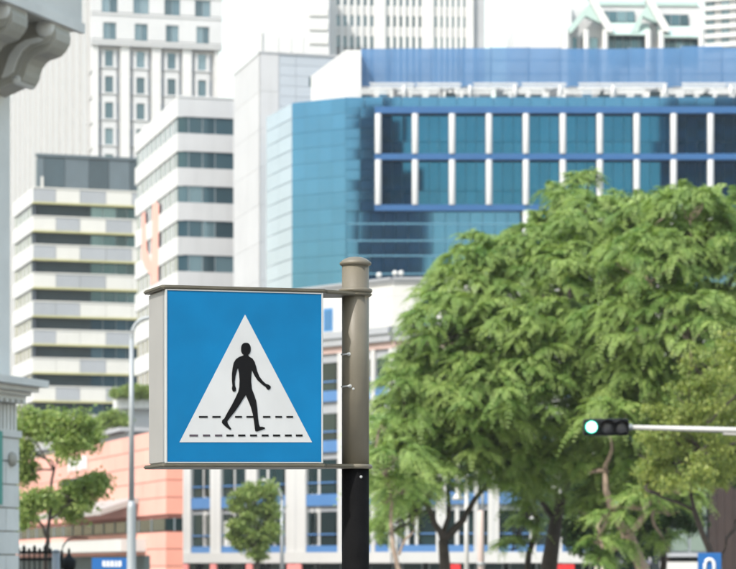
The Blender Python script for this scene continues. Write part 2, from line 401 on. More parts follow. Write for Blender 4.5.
fr.box("roof_coping", "grey_concrete", -0.06, W1, -0.4, 0.06, ztop, ztop + 0.2); lf.box("roof_coping", "white_paint", -L1, -0.05, -0.4, 0.06, ztop, ztop + 0.2)

# ------------------------------------------------------------------ striped office building with chequered balcony fronts
t, fr, lf = corner(33, 322, 17, "office_building", "office building with grey and cream chequered balcony fronts and dark slate top storey")
W1 = fr.s_at(152); L1 = -lf.s_at(13); Yc = 322
core(t, fr, W1, L1, 1.2, Z(188, Yc), "dark_wall_shaded")
PAT = ["GWGWG", "WGWGW", "GWGGW", "WGGWW", "GGWWW", "GWWGW", "WWGWW", "WGWGW", "GWGWG", "WGWWG", "WWGWG"]
cuts = [fr.s_at(p) for p in (33, 56, 80, 106, 132, 152)]
for i in range(11):
    y0 = 188 + 28.4 * i; za, zc = Z(y0 + 13.4, Yc), Z(y0, Yc)
    for k, ch in enumerate(PAT[i]):
        fr.box("balcony_panel", "panel_cream" if ch == "W" else "panel_grey", cuts[k] + 0.02, cuts[k + 1] - 0.02, -0.3, 0, za, zc)
    fr.box("slab_edge", "olive_trim", 0, W1, -1.2, 0.10, za - 0.22, za - 0.002)
    fr.box("balcony_rail", "panel_cream", 0, W1, -0.25, 0.07, zc + 0.002, zc + 0.16)
    lf.box("side_band", "bright_white", -L1, -0.004, -0.6, 0.04, za - 0.1, zc + 0.1)
    zn = Z(y0 + 28.4, Yc)
    # recessed storey: dark wall on one side, glazing on the other
    fr.box("recess_wall", "dark_wall_shaded", 0.05, fr.s_at(92), -1.15, -0.95, zn, za - 0.22)
    ribbon(fr, fr.s_at(92), W1, zn, za - 0.22, 5, out=-0.9, widths=(0, 0.2, 0.42, 0.6, 0.8, 1))
    ribbon(lf, -L1 + 0.2, -0.1, zn + 0.1, za - 0.1, 5, "lavender_glass", out=-0.25, mull="white_paint", mw=0.25)
pz0, pz1 = Z(187, Yc), Z(155, Yc)
for a, b_, mm in ((38, 45, "slate_mid"), (45, 66, "slate_dark"), (66, 90, "slate_mid"), (90, 110, "slate_dark"), (110, 131, "slate_mid"), (131, 152, "slate_dark")):
    fr.box("penthouse_panel", mm, fr.s_at(a) + 0.03, fr.s_at(b_) - 0.03, -0.9, -0.7, pz0, pz1)
core(t, fr, W1, L1 * 0.3, 0.95, pz1 - 0.05, "slate_mid", pz0, "penthouse")
fr.box("penthouse_roof", "slate_mid", fr.s_at(37), W1, -1.4, -0.55, pz1, pz1 + 0.35)
fr.box("corner_post", "panel_cream", fr.s_at(41), fr.s_at(43.5), -0.2, 0.0, Z(187, Yc), Z(176, Yc))
lf.box("side_base", "bright_white", -L1, -0.004, -0.6, 0.04, 0, Z(188 + 28.4 * 11, Yc)); fr.box("base_wall", "panel_grey", 0, W1, -0.9, -0.05, 0, Z(188 + 28.4 * 11, Yc))

# ------------------------------------------------------------------ tall white tower behind (upper left)
t, fr, lf = corner(93, 430, 13, "tower_block", "tall white tower with small square windows and ribbed side wall above the office blocks")
W1 = fr.s_at(218.5); L1 = -lf.s_at(5); Yc = 430
ztop = Z(-60, Yc)
core(t, fr, W1, L1, 0.55, ztop, "white_paint")
cols = [109, 140.5, 171.5, 202]
zs_low = Z(45, Yc)
s_c = [fr.s_at(c) for c in cols]
# upper storeys: wide windows in a projecting crown
rows_up = [(-49, -33, 8), (-24, -8, 8), (-4, 12, 8), (22.5, 39, 6.6)]
edges = [-0.0] + [(s_c[i] + s_c[i + 1]) / 2 for i in range(3)] + [W1 + 0.5]
zprev = ztop + 0.5
for (ya, yb, hw) in rows_up:
    z1, z0 = Z(ya, Yc), Z(yb, Yc)
    fr.box("crown_band", "white_paint", -0.4, W1 + 0.5, -0.6, 0.9, z1, zprev)
    for c in range(4):
        w = hw / F * Yc
        ribbon(fr, s_c[c] - w, s_c[c] + w, z0, z1, 2, "tower_glass", out=0.55)
    ss = [-0.4] + sum([[s_c[c] - hw / F * Yc, s_c[c] + hw / F * Yc] for c in range(4)], []) + [W1 + 0.5]
    for k in range(0, len(ss), 2): fr.box("crown_pier", "white_paint", ss[k], ss[k + 1], -0.6, 0.9, z0, z1)
    fr.box("ledge", "white_paint", -0.45, W1 + 0.55, -0.6, 1.02, z0 - 0.5, z0 - 0.15)
    zprev = z0 - 0.5
fr.box("crown_band", "white_paint", -0.4, W1 + 0.5, -0.6, 0.9, zs_low, zprev); 
for i in range(17):
    yb = 66 + 26.0 * i; ya = yb - 16.5
    z1, z0 = Z(ya, Yc), Z(yb, Yc); zn = Z(yb + 9.5, Yc)
    for c in range(4):
        w = 4.2 / F * Yc; bw = 7.2 / F * Yc
        ribbon(fr, s_c[c] - w, s_c[c] + w, z0, z1, 1, "tower_glass", out=-0.18)
        fr.box("window_surround", "white_paint", s_c[c] - bw, s_c[c] - w, -0.55, 0.12, z0, z1)
        fr.box("window_surround", "white_paint", s_c[c] + w, s_c[c] + bw, -0.55, 0.12, z0, z1)
        fr.box("window_apron", "white_paint", s_c[c] - bw, s_c[c] + bw, -0.55, 0.10, zn, z0 - 0.22)
        fr.box("window_sill", "white_paint", s_c[c] - bw - 0.1, s_c[c] + bw + 0.1, -0.55, 0.30, z0 - 0.22, z0 - 0.002)
        for sg in (-1, 1):
            a = s_c[c] + sg * (bw + 0.05); b_ = s_c[c] + sg * (10.2 / F * Yc)
            fr.box("slot_shade", "blue_grey_panel", min(a, b_), max(a, b_), -0.5, -0.32, z0 - 0.2, z1)  # grey strips paint the side shadow into the slots by each window
pier_s = [0.0] + [(s_c[i] + s_c[i + 1]) / 2 for i in range(3)] + [W1]
for k, a in enumerate(pier_s):
    hw = 4.6 / F * Yc
    a0, a1 = (a - 0.02, a + hw * 1.1) if k == 0 else ((a - hw, a) if k == 4 else (a - hw, a + hw))
    fr.box("pier", "bright_white", a0, a1, -0.55, 0.45, 0, zs_low)
# ribbed side wall
lf.box("side_wall", "white_paint", -L1, -0.01, -0.6, -0.25, 0, ztop)
nr = 15
for k in range(nr):
    a = -L1 + (L1 - 0.8) * k / nr
    lf.box("side_rib", "tower_side_dimmed", a, a + L1 / nr * 0.55, -0.25, 0.45, 0, ztop)
for i in range(19):
    zz = Z(66 + 26.0 * i, Yc); lf.box("side_ledge", "tower_side_dimmed", -L1, -0.02, -0.25, -0.08, zz - 0.35, zz)


# ------------------------------------------------------------------ pale tower behind the roof netting
t, fr, lf = corner(330, 430, 4, "tower_block", "hazy white tower with slim vertical fins above the blue roof netting")
Yc = 430; W1 = fr.s_at(472); L1 = 26; ztop = Z(-60, Yc)
core(t, fr, W1 + fr.s_at(485) - fr.s_at(472), L1, 0.5, ztop, "panel_grey")
gx = [(330, 335), (375, 385), (423, 433), (467, 473)]
for a, b_ in gx: fr.box("pier", "bright_white", fr.s_at(a), fr.s_at(b_), -0.5, 0.6, 0, ztop)
for g in range(3):
    a, b_ = gx[g][1], gx[g + 1][0]
    for i in range(8):
        yc = 41 - 20.8 * i
        fr.box("spandrel", "bright_white", fr.s_at(a), fr.s_at(b_), -0.5, 0.0, Z(yc - 5.5, Yc), Z(yc - 15.3, Yc))
        w = fr.box("window", "core_dark", fr.s_at(a), fr.s_at(b_), -0.5, -0.3, Z(yc + 5.5, Yc), Z(yc - 5.5, Yc))
        pane(fr, "tower_glass", fr.s_at(a), fr.s_at(b_), -0.24, Z(yc + 5.5, Yc), Z(yc - 5.5, Yc), w)
    for k in range(7):
        c = a + (b_ - a) * k / 6
        fr.box("fin", "bright_white", fr.s_at(c - 1.6), fr.s_at(c + 1.6), -0.3, 0.35, 0, ztop)
fr.box("side_strip", "grey_concrete", fr.s_at(473), fr.s_at(485), -6, -0.4, 0, ztop)
# its lower wing with sloping roof
lw = Face(t, X(258, 420), 420, R(4))
s1 = lw.s_at(329); sm = lw.s_at(300)
lw.poly("wing_wall", "white_paint", [(0, 0), (s1, 0), (s1, Z(-30, 420)), (sm, Z(2, 420)), (lw.s_at(272), Z(22, 420)), (0, Z(34, 420))], -8, 0)
lw.box("wing_panel", "bright_white", lw.s_at(258), lw.s_at(262), 0, 0.3, 0, Z(32, 420))
for y in (12, 26, 40): lw.box("wing_band", "bright_white", lw.s_at(309), lw.s_at(328), 0.002, 0.25, Z(y + 3, 420), Z(y - 5, 420))
for px in (275, 288, 300): lw.box("wing_joint", "bright_white", lw.s_at(px), lw.s_at(px + 3), 0.002, 0.12, 0, Z(36, 420))

# ------------------------------------------------------------------ white building with mint gabled roofs
Yc = 330
t = thing("gabled_building", "white building with mint green gables and pale columns behind the roof netting", "building", (X(600, Yc), Yc, 0))
g = Face(t, X(515, Yc), Yc, R(2))
S = g.s_at
def zy(y): return Z(y, Yc)
g.box("wall", "white_paint", S(560), S(704), -14, -1.6, 0, zy(2))
g.poly("wall", "white_paint", [(S(513), 0), (S(572), 0), (S(572), zy(4)), (S(555), zy(2)), (S(530), zy(16)), (S(513), zy(26))], -10, -0.4)
for a, b_ in ((569, 578), (583, 599)): ribbon(g, S(a), S(b_), 0 + zy(60), zy(35), 2, out=-1.2)
ribbon(g, S(608), S(648), zy(60), zy(33), 5, out=-1.2); ribbon(g, S(662), S(700), zy(60), zy(36), 5, out=-1.2)
ribbon(g, S(601), S(636), zy(19), zy(8), 4, out=-1.3); ribbon(g, S(655), S(690), zy(22), zy(11), 4, out=-1.3)
for a, b_, y0, y1 in ((603, 650, 33, 20), (658, 703, 35, 23)):
    v = [g.pt(S(a), 0.5, zy(y0)), g.pt(S(b_), 0.5, zy(y0)), g.pt(S(b_), -1.2, zy(y1)), g.pt(S(a), -1.2, zy(y1)),
         g.pt(S(a), 0.5, zy(y0) - 0.25), g.pt(S(b_), 0.5, zy(y0) - 0.25), g.pt(S(b_), -1.2, zy(y1) - 0.25), g.pt(S(a), -1.2, zy(y1) - 0.25)]
    mesh_obj("lean_to_roof", v, [(0, 1, 2, 3), (4, 5, 6, 7), (0, 1, 5, 4), (1, 2, 6, 5), (2, 3, 7, 6), (3, 0, 4, 7)], "mint_roof", t)
for apex, l, r_, yb, ya in ((591, 563, 612, 33, 2), (648, 630, 668, 32, 2)):
    g.poly("gable_roof", "mint_roof", [(S(l), zy(yb)), (S(apex), zy(ya)), (S(apex + 1), zy(ya)), (S(r_ - 10), zy(yb - 14)), (S(r_ - 12), zy(yb - 10)), (S(apex - 6), zy(ya + 14)), (S(l + 8), zy(yb))], -0.6, 0.5)
    g.poly("gable_trim", "bright_white", [(S(apex - 4), zy(ya - 3)), (S(apex + 4), zy(ya - 3)), (S(r_), zy(yb - 6)), (S(r_), zy(yb)), (S(r_ - 6), zy(yb - 1))], -0.2, 0.8)
for px in (566, 586, 605, 648, 661, 701):
    blk("column", "bright_white", t, g.pt(S(px), 0.3, zy(30) / 2), (6.2 / F * Yc, 6.2 / F * Yc, zy(30)), 0, cyl_mesh("bright_white"))
g.box("roof", "mint_roof", S(600), S(700), -14, -1.4, zy(2), zy(-2))

# ------------------------------------------------------------------ far apartment tower, top right corner
t, fr, lf = corner(702, 480, -20, "apartment_tower", "far white apartment tower with small dark ledges at the corner above the netting")
Yc = 480; W1 = fr.s_at(790); ztop = Z(-80, Yc)
core(t, fr, W1, 18, 0.4, ztop, "white_paint")
for i in range(16):
    zz = Z(44 - 9.2 * i, Yc)
    fr.box("floor_band", "bright_white", 0, W1, -0.45, 0.3, zz - 0.75, zz)
    for k in range(5):
        a = fr.s_at(706 + k * 15); w = fr.box("window", "core_dark", a, a + 1.5, -0.42, -0.32, zz, zz + 0.95)
        pane(fr, "tower_glass", a + 0.05, a + 1.45, -0.28, zz + 0.05, zz + 0.9, w)

# ------------------------------------------------------------------ blue glass building
Yc = 217.3
X1, Y1 = X(292, 220.0), 220.0; X2, Y2 = X(346, Yc), Yc
t = thing("glass_building", "blue mirrored glass building with white columns and blue beams behind the tree", "building", ((X1 + X2) / 2, 225, 0))
main = Face(t, X2, Y2, 0.0)
facet = Face(t, X1, Y1, math.atan2(Y2 - Y1, X2 - X1)); FL = math.hypot(X2 - X1, Y2 - Y1)
side = Face(t, X1, Y1, R(19.5) - math.pi / 2); SL = -side.s_at(266)
SE = main.s_at(880); zr = Z(97, Yc); zrf = zr
i1 = facet.pt(0.5, -0.6, 0); i2 = main.pt(0.1, -0.75, 0); i3 = main.pt(SE, -0.75, 0); i0 = side.pt(-SL, -0.6, 0)
prism("wall", [(i0.x, i0.y), (i1.x, i1.y), (i2.x, i2.y), (i3.x, i3.y), (i3.x, 250), (i0.x, 250)], 0, zr - 0.3, "mullion_blue", t)
i1 = facet.pt(0.2, -0.1, 0); i2 = main.pt(0.1, -0.1, 0); i3 = main.pt(SE, -0.1, 0)
prism("roof", [(i0.x, i0.y), (i1.x, i1.y), (i2.x, i2.y), (i3.x, i3.y), (i3.x, 250), (i0.x, 250)], zr - 0.3, zr - 0.05, "panel_grey", t)
TILT = 0.001
# corner facet, a grid of panes with recessed joints
ncol, nrow = 4, 18; ph = (zr - 17.0) / nrow
for i in range(nrow):
    for k in range(ncol):
        facet.box("glass_pane", "blue_glass", FL * k / ncol + 0.008, FL * (k + 1) / ncol - 0.008, -0.1, 0, zr - ph * (i + 1) + 0.011, zr - ph * i - 0.011, tilt=TILT)
    side.box("side_panel", "pale_blue_panel", -SL + 0.1, -SL * 0.5 - 0.02, -0.1, 0, zr - ph * (i + 1) + 0.03, zr - ph * i - 0.03)
    side.box("side_panel", "pale_blue_panel", -SL * 0.5 + 0.02, -0.03, -0.1, 0, zr - ph * (i + 1) + 0.03, zr - ph * i - 0.03)
facet.box("base_wall", "grey_concrete", 0, FL, -0.3, 0, 0, 17); side.box("base_wall", "pale_concrete", -SL, 0, -0.3, 0, 0, 17)
# parapet glass above the first beam
pit = 36.9 / F * Yc
npan = int(SE / (pit / 2)); sB = main.s_at(374.5)
for k in range(npan):
    main.box("glass_pane", "blue_glass", k * pit / 2 + 0.02, (k + 1) * pit / 2 - 0.02, -0.1, 0, Z(107.5, Yc), zr, tilt=TILT)
for y0, y1 in ((107, 113.5), (154, 160), (205, 211)):
    main.box("beam", "blue_beam", sB, SE, -0.7, 0.28, Z(y1, Yc), Z(y0, Yc))
nb = int((880 - 378) / 36.9)
for j, (y0, y1) in enumerate(((114, 154), (160, 205), (211, 258))):
    for k in range(nb + 1):
        px = 378.3 + 36.9 * k
        if j == 2 and px < 515: continue
        blk("pilaster", "white_pilaster", t, main.pt(main.s_at(px), 0.12, (Z(y0, Yc) + Z(y1, Yc)) / 2), (0.56, 0.56, Z(y0, Yc) - Z(y1, Yc)), 0, cyl_mesh("white_pilaster", 18))
        if k < nb:
            a, b_ = main.s_at(px + 2), main.s_at(px + 35)
            z1, z0 = Z(y0, Yc), Z(y1, Yc); zm = z0 + (z1 - z0) * 0.33
            for (sa, sb) in ((a, a + (b_ - a) * 0.36), (a + (b_ - a) * 0.36, a + (b_ - a) * 0.68), (a + (b_ - a) * 0.68, b_)):
                for (qa, qb) in ((z0, zm), (zm, z1)):
                    main.box("bay_pane", "bay_glass", sa + 0.02, sb - 0.02, -0.6, -0.5, qa + 0.02, qb - 0.02, tilt=TILT)
# plain curtain wall under the third beam
for i in range(10):
    for k in range(2):
        za_, zb_ = Z(107.5 + i * 10.35, Yc), Z(107.5 + (i + 1) * 10.35, Yc)
        main.box("glass_pane", "blue_glass", sB * k / 2 + 0.02, sB * (k + 1) / 2 - 0.02, -0.1, 0, zb_ + 0.02, za_ - 0.02, tilt=TILT)
n2 = 14; e2 = main.s_at(520)
for i, (ya, yb) in enumerate(((211, 223), (224, 240), (241, 255), (256, 273), (274, 292), (293, 312))):
    for k in range(n2):
        main.box("glass_pane", "blue_glass", e2 * k / n2 + 0.02, e2 * (k + 1) / n2 - 0.02, -0.3, -0.2, Z(yb, Yc) + 0.01, Z(ya, Yc) - 0.01, tilt=TILT)
    if i: main.box("transom", "transom_blue", 0.0, e2, -0.26, -0.14, Z(ya, Yc) - 0.01, Z(ya - 1, Yc) + 0.01)
main.box("base_wall", "grey_concrete", 0, SE, -0.7, -0.2, 0, Z(313, Yc))
# white plant room on the roof
pr = Face(t, X(345.5, 221), 221, R(0)); prs = Face(t, X(345.5, 221), 221, R(15) - math.pi / 2)
LL = -prs.s_at(311); q0 = prs.pt(-LL, 0, 0); q1 = prs.pt(0, 0, 0); q2 = pr.pt(pr.s_at(361), 0, 0)
prism("plant_room", [(q0.x, q0.y), (q1.x, q1.y), (q2.x, q2.y), (q2.x, q0.y)], zr - 0.1, Z(50, 221), "bright_white", t)
# rooftop ducts and pipes
Yd = 220.0
def ribbed(px0, px1, py0, py1, r_, m="pipe_white"):
    n = max(6, int(abs(px1 - px0) * 0.9)); pts, rad = [], []
    for k in range(n + 1):
        f_ = k / n; pts.append(P(px0 + (px1 - px0) * f_, py0 + (py1 - py0) * f_, Yd)); rad.append(r_ * (1.0 if k % 2 else 0.72))
    tube("duct", pts, rad, m, t, 8)
def truss(px0, px1, y0, y1, Y_):
    """light lattice girder lying along the roof edge"""
    vs, fs = [], []
    def bar(a, b_, r_):
        v, f_ = tube_vf([a, b_], [r_, r_], 5, len(vs)); vs.extend(v); fs.extend(f_)
    n = max(4, int((px1 - px0) / 2.6))
    for y in (y0, y1): bar(P(px0, y, Y_), P(px1, y, Y_), 0.07)
    for k in range(n):
        a, b_ = px0 + (px1 - px0) * k / n, px0 + (px1 - px0) * (k + 1) / n
        bar(P(a, y1, Y_), P(b_ + 1.5, y0, Y_), 0.05)
    mesh_obj("lattice_girder", vs, fs, "pipe_white", t)
for i, a in enumerate(range(366, 860, 52)):
    j = random.uniform(-5, 5)
    truss(a + j, a + j + 44, 83.5, 88.0, Yd); truss(a + j - 18, a + j + 22, 89.5, 93.5, Yd - 0.3)
    tube("roof_pipe", [P(a + j + 24, 91, Yd), P(a + j + 36, 88.5, Yd)], 0.09, "pipe_grey", t, 8)
    tube("roof_pipe", [P(a - 5, 87.5, Yd + .8), P(a + 52, 88.5, Yd + .8)], 0.10, "pipe_grey", t, 8)
for px in (404, 470, 515, 560, 613, 665, 731, 780):
    tube("roof_post", [P(px, 100, Yd - 0.6), P(px, 85, Yd - 0.6)], 0.13, "pipe_white", t, 8)
for px in range(366, 860, 17):
    h_ = random.uniform(3.5, 8)
    blk("roof_unit", random.choice(["pipe_grey", "slate_mid", "slate_dark", "dark_wall_shaded", "mullion_blue"]), t, P(px, 97 - h_ / 2, Yd + 1.8), (random.uniform(0.5, 1.1), 0.9, h_ / F * Yd), 0)

# ------------------------------------------------------------------ blue scaffold netting round the roof
Yn = 223.0
t = thing("scaffold_netting", "blue scaffold netting stretched along the roof of the glass building", "netting", (X(550, Yn), Yn, zr))
nt_ = Face(t, X(361, Yn), Yn, 0)
a = 361
i = 0
while a < 870:
    b_ = a + random.uniform(26, 44)
    y0 = 48.5 + random.uniform(-1.2, 1.2) - (0.004 * (a - 361)); n = 7
    vs, fs = [], []
    for k in range(n):
        for j in range(6):
            f_ = k / (n - 1); zz = Z(y0 + (87 - y0) * j / 5, Yn)
            vs.append((X(a + (b_ - a) * f_, Yn), Yn - 0.16 * math.sin(math.pi * f_) * math.sin(math.pi * j / 5) + random.uniform(-0.04, 0.04), zz))
    for k in range(n - 1):
        for j in range(5): q = k * 6 + j; fs.append((q, q + 6, q + 7, q + 1))
    mesh_obj("net_sheet", vs, fs, "blue_net", t, True)
    tube("net_pole", [P(a, 90, Yn + 0.25), P(a, y0 - 1, Yn + 0.25)], 0.06, "pipe_grey", t, 6)
    a = b_ - 0.6; i += 1
for y in (60, 74): tube("net_rail", [P(361, y, Yn + 0.25), P(868, y, Yn + 0.25)], 0.05, "pipe_grey", t, 6)

# ------------------------------------------------------------------ white low building with blue window sills
Yc = 180.0
t = thing("corner_building", "white low corner building with blue sills and grey cornice below the glass building", "building", (X(393, Yc), Yc + 6, 0))
AL = R(42)
lf = Face(t, X(393, Yc), Yc, AL - math.pi / 2); fr = Face(t, X(393, Yc), Yc, R(-1.0))
SLn = -lf.s_at(170); SFn = fr.s_at(668)
def zc(y): return Z(y, Yc)
i0 = lf.pt(-SLn, -0.9, 0); i1 = lf.pt(0.0, -1.1, 0); i3 = fr.pt(SFn, -0.9, 0)
prism("wall", [(i0.x, i0.y), (i1.x, i1.y + 0.2), (i3.x, i3.y), (i3.x, 206), (i0.x, 206)], 0, zc(281), "core_dark", t)
for fc, s0, s1 in ((lf, -SLn, -0.002), (fr, 0.0, SFn)):
    fc.box("parapet", "cream_wall", s0, s1, -0.9, 0, zc(326), zc(280))
    fc.box("roof_coping", "grey_ledge", s0 - 0.0, s1, -1.1, 0.25, zc(280) + 0.002, zc(277.5))
    fc.box("roof_trim", "grey_concrete", s0, s1, -0.9, 0.12, zc(283), zc(280))
    fc.box("cornice", "panel_grey", s0, s1, -0.9, 0.45, zc(333.5), zc(327))
    fc.box("cornice", "grey_ledge", s0, s1, -0.9, 0.32, zc(341), zc(333.6))
    fc.box("frieze", "pink_ledge", s0, s1, -0.9, 0.06, zc(348), zc(341.1))
    fc.box("lintel", "panel_grey", s0, s1, -0.9, -0.12, zc(357), zc(348.1))
    for py in (296, 312): fc.box("wall_joint", "grey_concrete", s0, s1, 0.0, 0.006, zc(py + 0.35), zc(py))
# blue doors in the parapet storey
for fc, a, b_ in ((lf, 323.5, 333), (fr, 421, 434), (lf, 250, 259), (fr, 500, 513), (fr, 580, 593)):
    s0, s1 = fc.s_at(a), fc.s_at(b_); w = fc.box("window", "blue_door", s0, s1, -0.1, 0.02, zc(325), zc(301))
    pane(fc, "door_glass", s0 + 0.12, s1 - 0.12, 0.04, zc(323), zc(303), w)
# floors: window band, blue sill, spandrel
levels = [(357, 386, 397), (409, 437, 449), (456, 492, 504), (510, 545, 552)]
def storey(fc, s0, s1, n, rc=0.0):
    for j, (ya, yb, ysill) in enumerate(levels):
        z1, z0 = zc(ya), zc(yb); zs = zc(ysill)
        for k in range(n):
            a, b_ = s0 + (s1 - s0) * k / n, s0 + (s1 - s0) * (k + 1) / n
            w = fc.box("window", "core_dark", a + 0.05, b_ - 0.05, rc - 0.8, rc - 0.72, z0, z1)
            zm = z0 + (z1 - z0) * 0.33
            pane(fc, "shop_glass", a + 0.12, b_ - 0.12, rc - 0.62, zm + 0.05, z1 - 0.05, w)
            pane(fc, "shop_glass", a + 0.12, b_ - 0.12, rc - 0.62, z0 + 0.05, zm - 0.05, w)
            sub(fc, "transom", "blue_sill", a + 0.1, b_ - 0.1, rc - 0.68, rc - 0.5, zm - 0.05, zm + 0.05, w)
        fc.box("sill", "blue_sill", s0, s1, -0.75, -0.02, zs, z0)
        if j < 3:
            fc.box("spandrel", "panel_grey", s0, s1, -0.85, -0.25, zc(levels[j + 1][0]), zs - 0.002)
storey(lf, -SLn, -0.4, 13, 0.42); storey(fr, 0.4, SFn, 14)
for fc, lst in ((lf, [(181, 191), (210.5, 221), (246, 257), (286, 306), (338, 342.5), (371, 375), (389, 393)]),
                (fr, [(393, 397), (436, 446), (474, 478), (488, 499), (530, 536), (552, 562), (590, 612), (640, 650)])):
    for a, b_ in lst:
        s0, s1 = fc.s_at(a), min(fc.s_at(b_), -0.003) if fc is lf else max(fc.s_at(b_), 0.01)
        fc.box("pier", "cream_wall", s0, s1, -0.85, 0.05, zc(552), zc(348.2))
        fc.box("pier_groove", "grey_concrete", (s0 + s1) / 2 - 0.03, (s0 + s1) / 2 + 0.03, 0.05, 0.056, zc(551), zc(349))
for fc, lst in ((lf, [(201, 205), (229, 233), (236, 240), (264, 267), (271, 274), (309, 311), (313.5, 318)]), (fr, [(405, 409), (415, 418), (455, 459)])):
    for a, b_ in lst: fc.box("fin", "cream_wall", fc.s_at(a), fc.s_at(b_), -0.75, -0.2, zc(552), zc(456))
lf.box("infill_panel", "bright_white", lf.s_at(223), lf.s_at(230), -0.5, -0.1, zc(551), zc(518))
for fc, s0, s1 in ((lf, -SLn, -0.002), (fr, 0.0, SFn)):
    fc.box("base_band", "cream_wall", s0, s1, -0.9, 0.25, zc(563), zc(552.1))
for a, b_ in ((184, 190), (212, 218), (248, 254), (289, 303)):
    lf.box("shop_sign", "salmon_sign", lf.s_at(a), lf.s_at(b_), 0.05, 0.2, 0.2, zc(564))
n = 9
for k in range(n):
    a, b_ = -SLn + (SLn - 0.4) * k / n, -SLn + (SLn - 0.4) * (k + 1) / n
    w = lf.box("shop_window", "frame_grey", a + 0.2, b_ - 0.2, -0.7, -0.6, 0, zc(563.1)); pane(lf, "shop_glass", a + 0.3, b_ - 0.3, -0.55, 0.1, zc(564), w)
n = 10
for k in range(n):
    a, b_ = 0.4 + (SFn - 0.4) * k / n, 0.4 + (SFn - 0.4) * (k + 1) / n
    w = fr.box("shop_window", "frame_grey", a + 0.2, b_ - 0.2, -0.7, -0.6, 0, zc(563.1)); pane(fr, "shop_glass", a + 0.3, b_ - 0.3, -0.55, 0.1, zc(564), w)
# roof lamps on the terrace edge
for px, fc in ((377, lf), (395, fr), (401, fr)):
    q = fc.pt(fc.s_at(px), -0.2, zc(277) + 0.28)
    bmx = bmesh.new(); bmesh.ops.create_uvsphere(bmx, u_segments=14, v_segments=8, radius=0.2); me = bpy.data.meshes.new("roof_lamp"); bmx.to_mesh(me); bmx.free()
    for p_ in me.polygons: p_.use_smooth = True
    me.materials.append(MATS["lamp_white"]); o = bpy.data.objects.new("roof_lamp", me); link(o, t, q)
    tube("lamp_stem", [q - Vector((0, 0, 0.35)), q - Vector((0, 0, 0.15))], 0.05, "pipe_grey", t, 8)

# ------------------------------------------------------------------ salmon pink building (lower left)
Yc = 140.0
t, fr, lf = corner(166, Yc, 17, "shopping_arcade", "salmon pink panelled low building with grey canopy behind the lamp post")
W1 = fr.s_at(183); L1 = -lf.s_at(5)
zt = Z(428, Yc); core(t, fr, W1 + 0.12, L1, 0.12, zt - 0.3, "salmon_joint")
ch = 0.93; nrow = int(zt / ch) + 1
islot = int((zt - Z(518, Yc)) / ch); slot = (zt - (islot + 1) * ch, zt - islot * ch)
npn = 14
for i in range(nrow):
    z1 = zt - i * ch; z0 = z1 - ch
    if z0 < 0: break
    if i != islot:
        fr.box("panel", "salmon_front_shade", 0.022, W1, -0.35, 0, z0 + 0.022, z1 - 0.022)
    for k in range(npn):
        off = 0.5 * (i % 2)
        a = -L1 + L1 * (k + off) / npn; b_ = min(a + L1 / npn, 0)
        if k == 0 and off and i != islot: lf.box("panel", "salmon", -L1, a - 0.022, -0.35, 0, z0 + 0.022, z1 - 0.022)
        if i != islot:
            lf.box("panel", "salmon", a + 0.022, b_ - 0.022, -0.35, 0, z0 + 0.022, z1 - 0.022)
ribbon(lf, -L1, -0.4, slot[0] + 0.03, slot[1] - 0.2, 16, "shop_glass", out=-0.03); ribbon(fr, 0.0, W1, slot[0] + 0.03, slot[1] - 0.2, 2, "shop_glass", out=-0.03)
# flat dark sheet painting the shade of a terrace recess, with glazed green screen
def sl(px): return lf.s_at(px)
def zl(px, py): a = sl(px); return lf.z_at(py, a)
lf.poly("terrace_opening_shade", "dark_wall_shaded", [(sl(62), zl(62, 481)), (sl(102), zl(102, 473)), (sl(105), zl(105, 490)), (sl(62), zl(62, 497))], 0.004, 0.03)
lf.poly("glass_screen", "curtain_glass", [(sl(98), zl(98, 473.5)), (sl(103), zl(103, 472.5)), (sl(107), zl(107, 490)), (sl(98), zl(98, 491))], 0.032, 0.08)
# canopy over the shop fronts
c0, c1 = sl(68), sl(139)
z0 = zl(139, 510); z1 = zl(139, 497)
vs = [lf.pt(c0, 0, z1), lf.pt(c1, 0, z1), lf.pt(c1, 2.2, z0), lf.pt(c0, 2.2, z0), lf.pt(c0, 0, z1 - 0.35), lf.pt(c1, 0, z1 - 0.35), lf.pt(c1, 2.2, z0 - 0.3), lf.pt(c0, 2.2, z0 - 0.3)]
mesh_obj("canopy", vs, [(0, 1, 2, 3), (4, 5, 6, 7), (0, 1, 5, 4), (1, 2, 6, 5), (2, 3, 7, 6), (3, 0, 4, 7)], "canopy_grey", t)
# white entrance fascia along the bottom
lf.box("fascia", "cream_wall", sl(20), sl(146), 0.0, 1.4, Z(552, 150), Z(540, 150))
lf.box("shop_recess_shade", "dark_wall_shaded", -L1, sl(150), -0.05, 0.022, 0, Z(556, 150))
# white raised lettering, too small to read
for j, (px, y0, y1, w) in enumerate(((70.5, 458, 472, 1.5), (73.5, 460, 471, 1.2), (76, 457.5, 471, 1.6), (79.5, 457, 470.5, 1.4), (82, 460, 470, 1.2), (84.5, 456, 469, 1.6), (87, 456.5, 469, 1.2))):
    a = sl(px); lf.box("letter", "sign_white", a - w * 0.13, a + w * 0.13, 0.03, 0.13, lf.z_at(y1, a), lf.z_at(y0, a))
for y in (460, 465): 
    lf.box("letter", "sign_white", sl(70), sl(87.5), 0.03, 0.11, lf.z_at(y + 1.2, sl(79)), lf.z_at(y - 0.2, sl(79)))
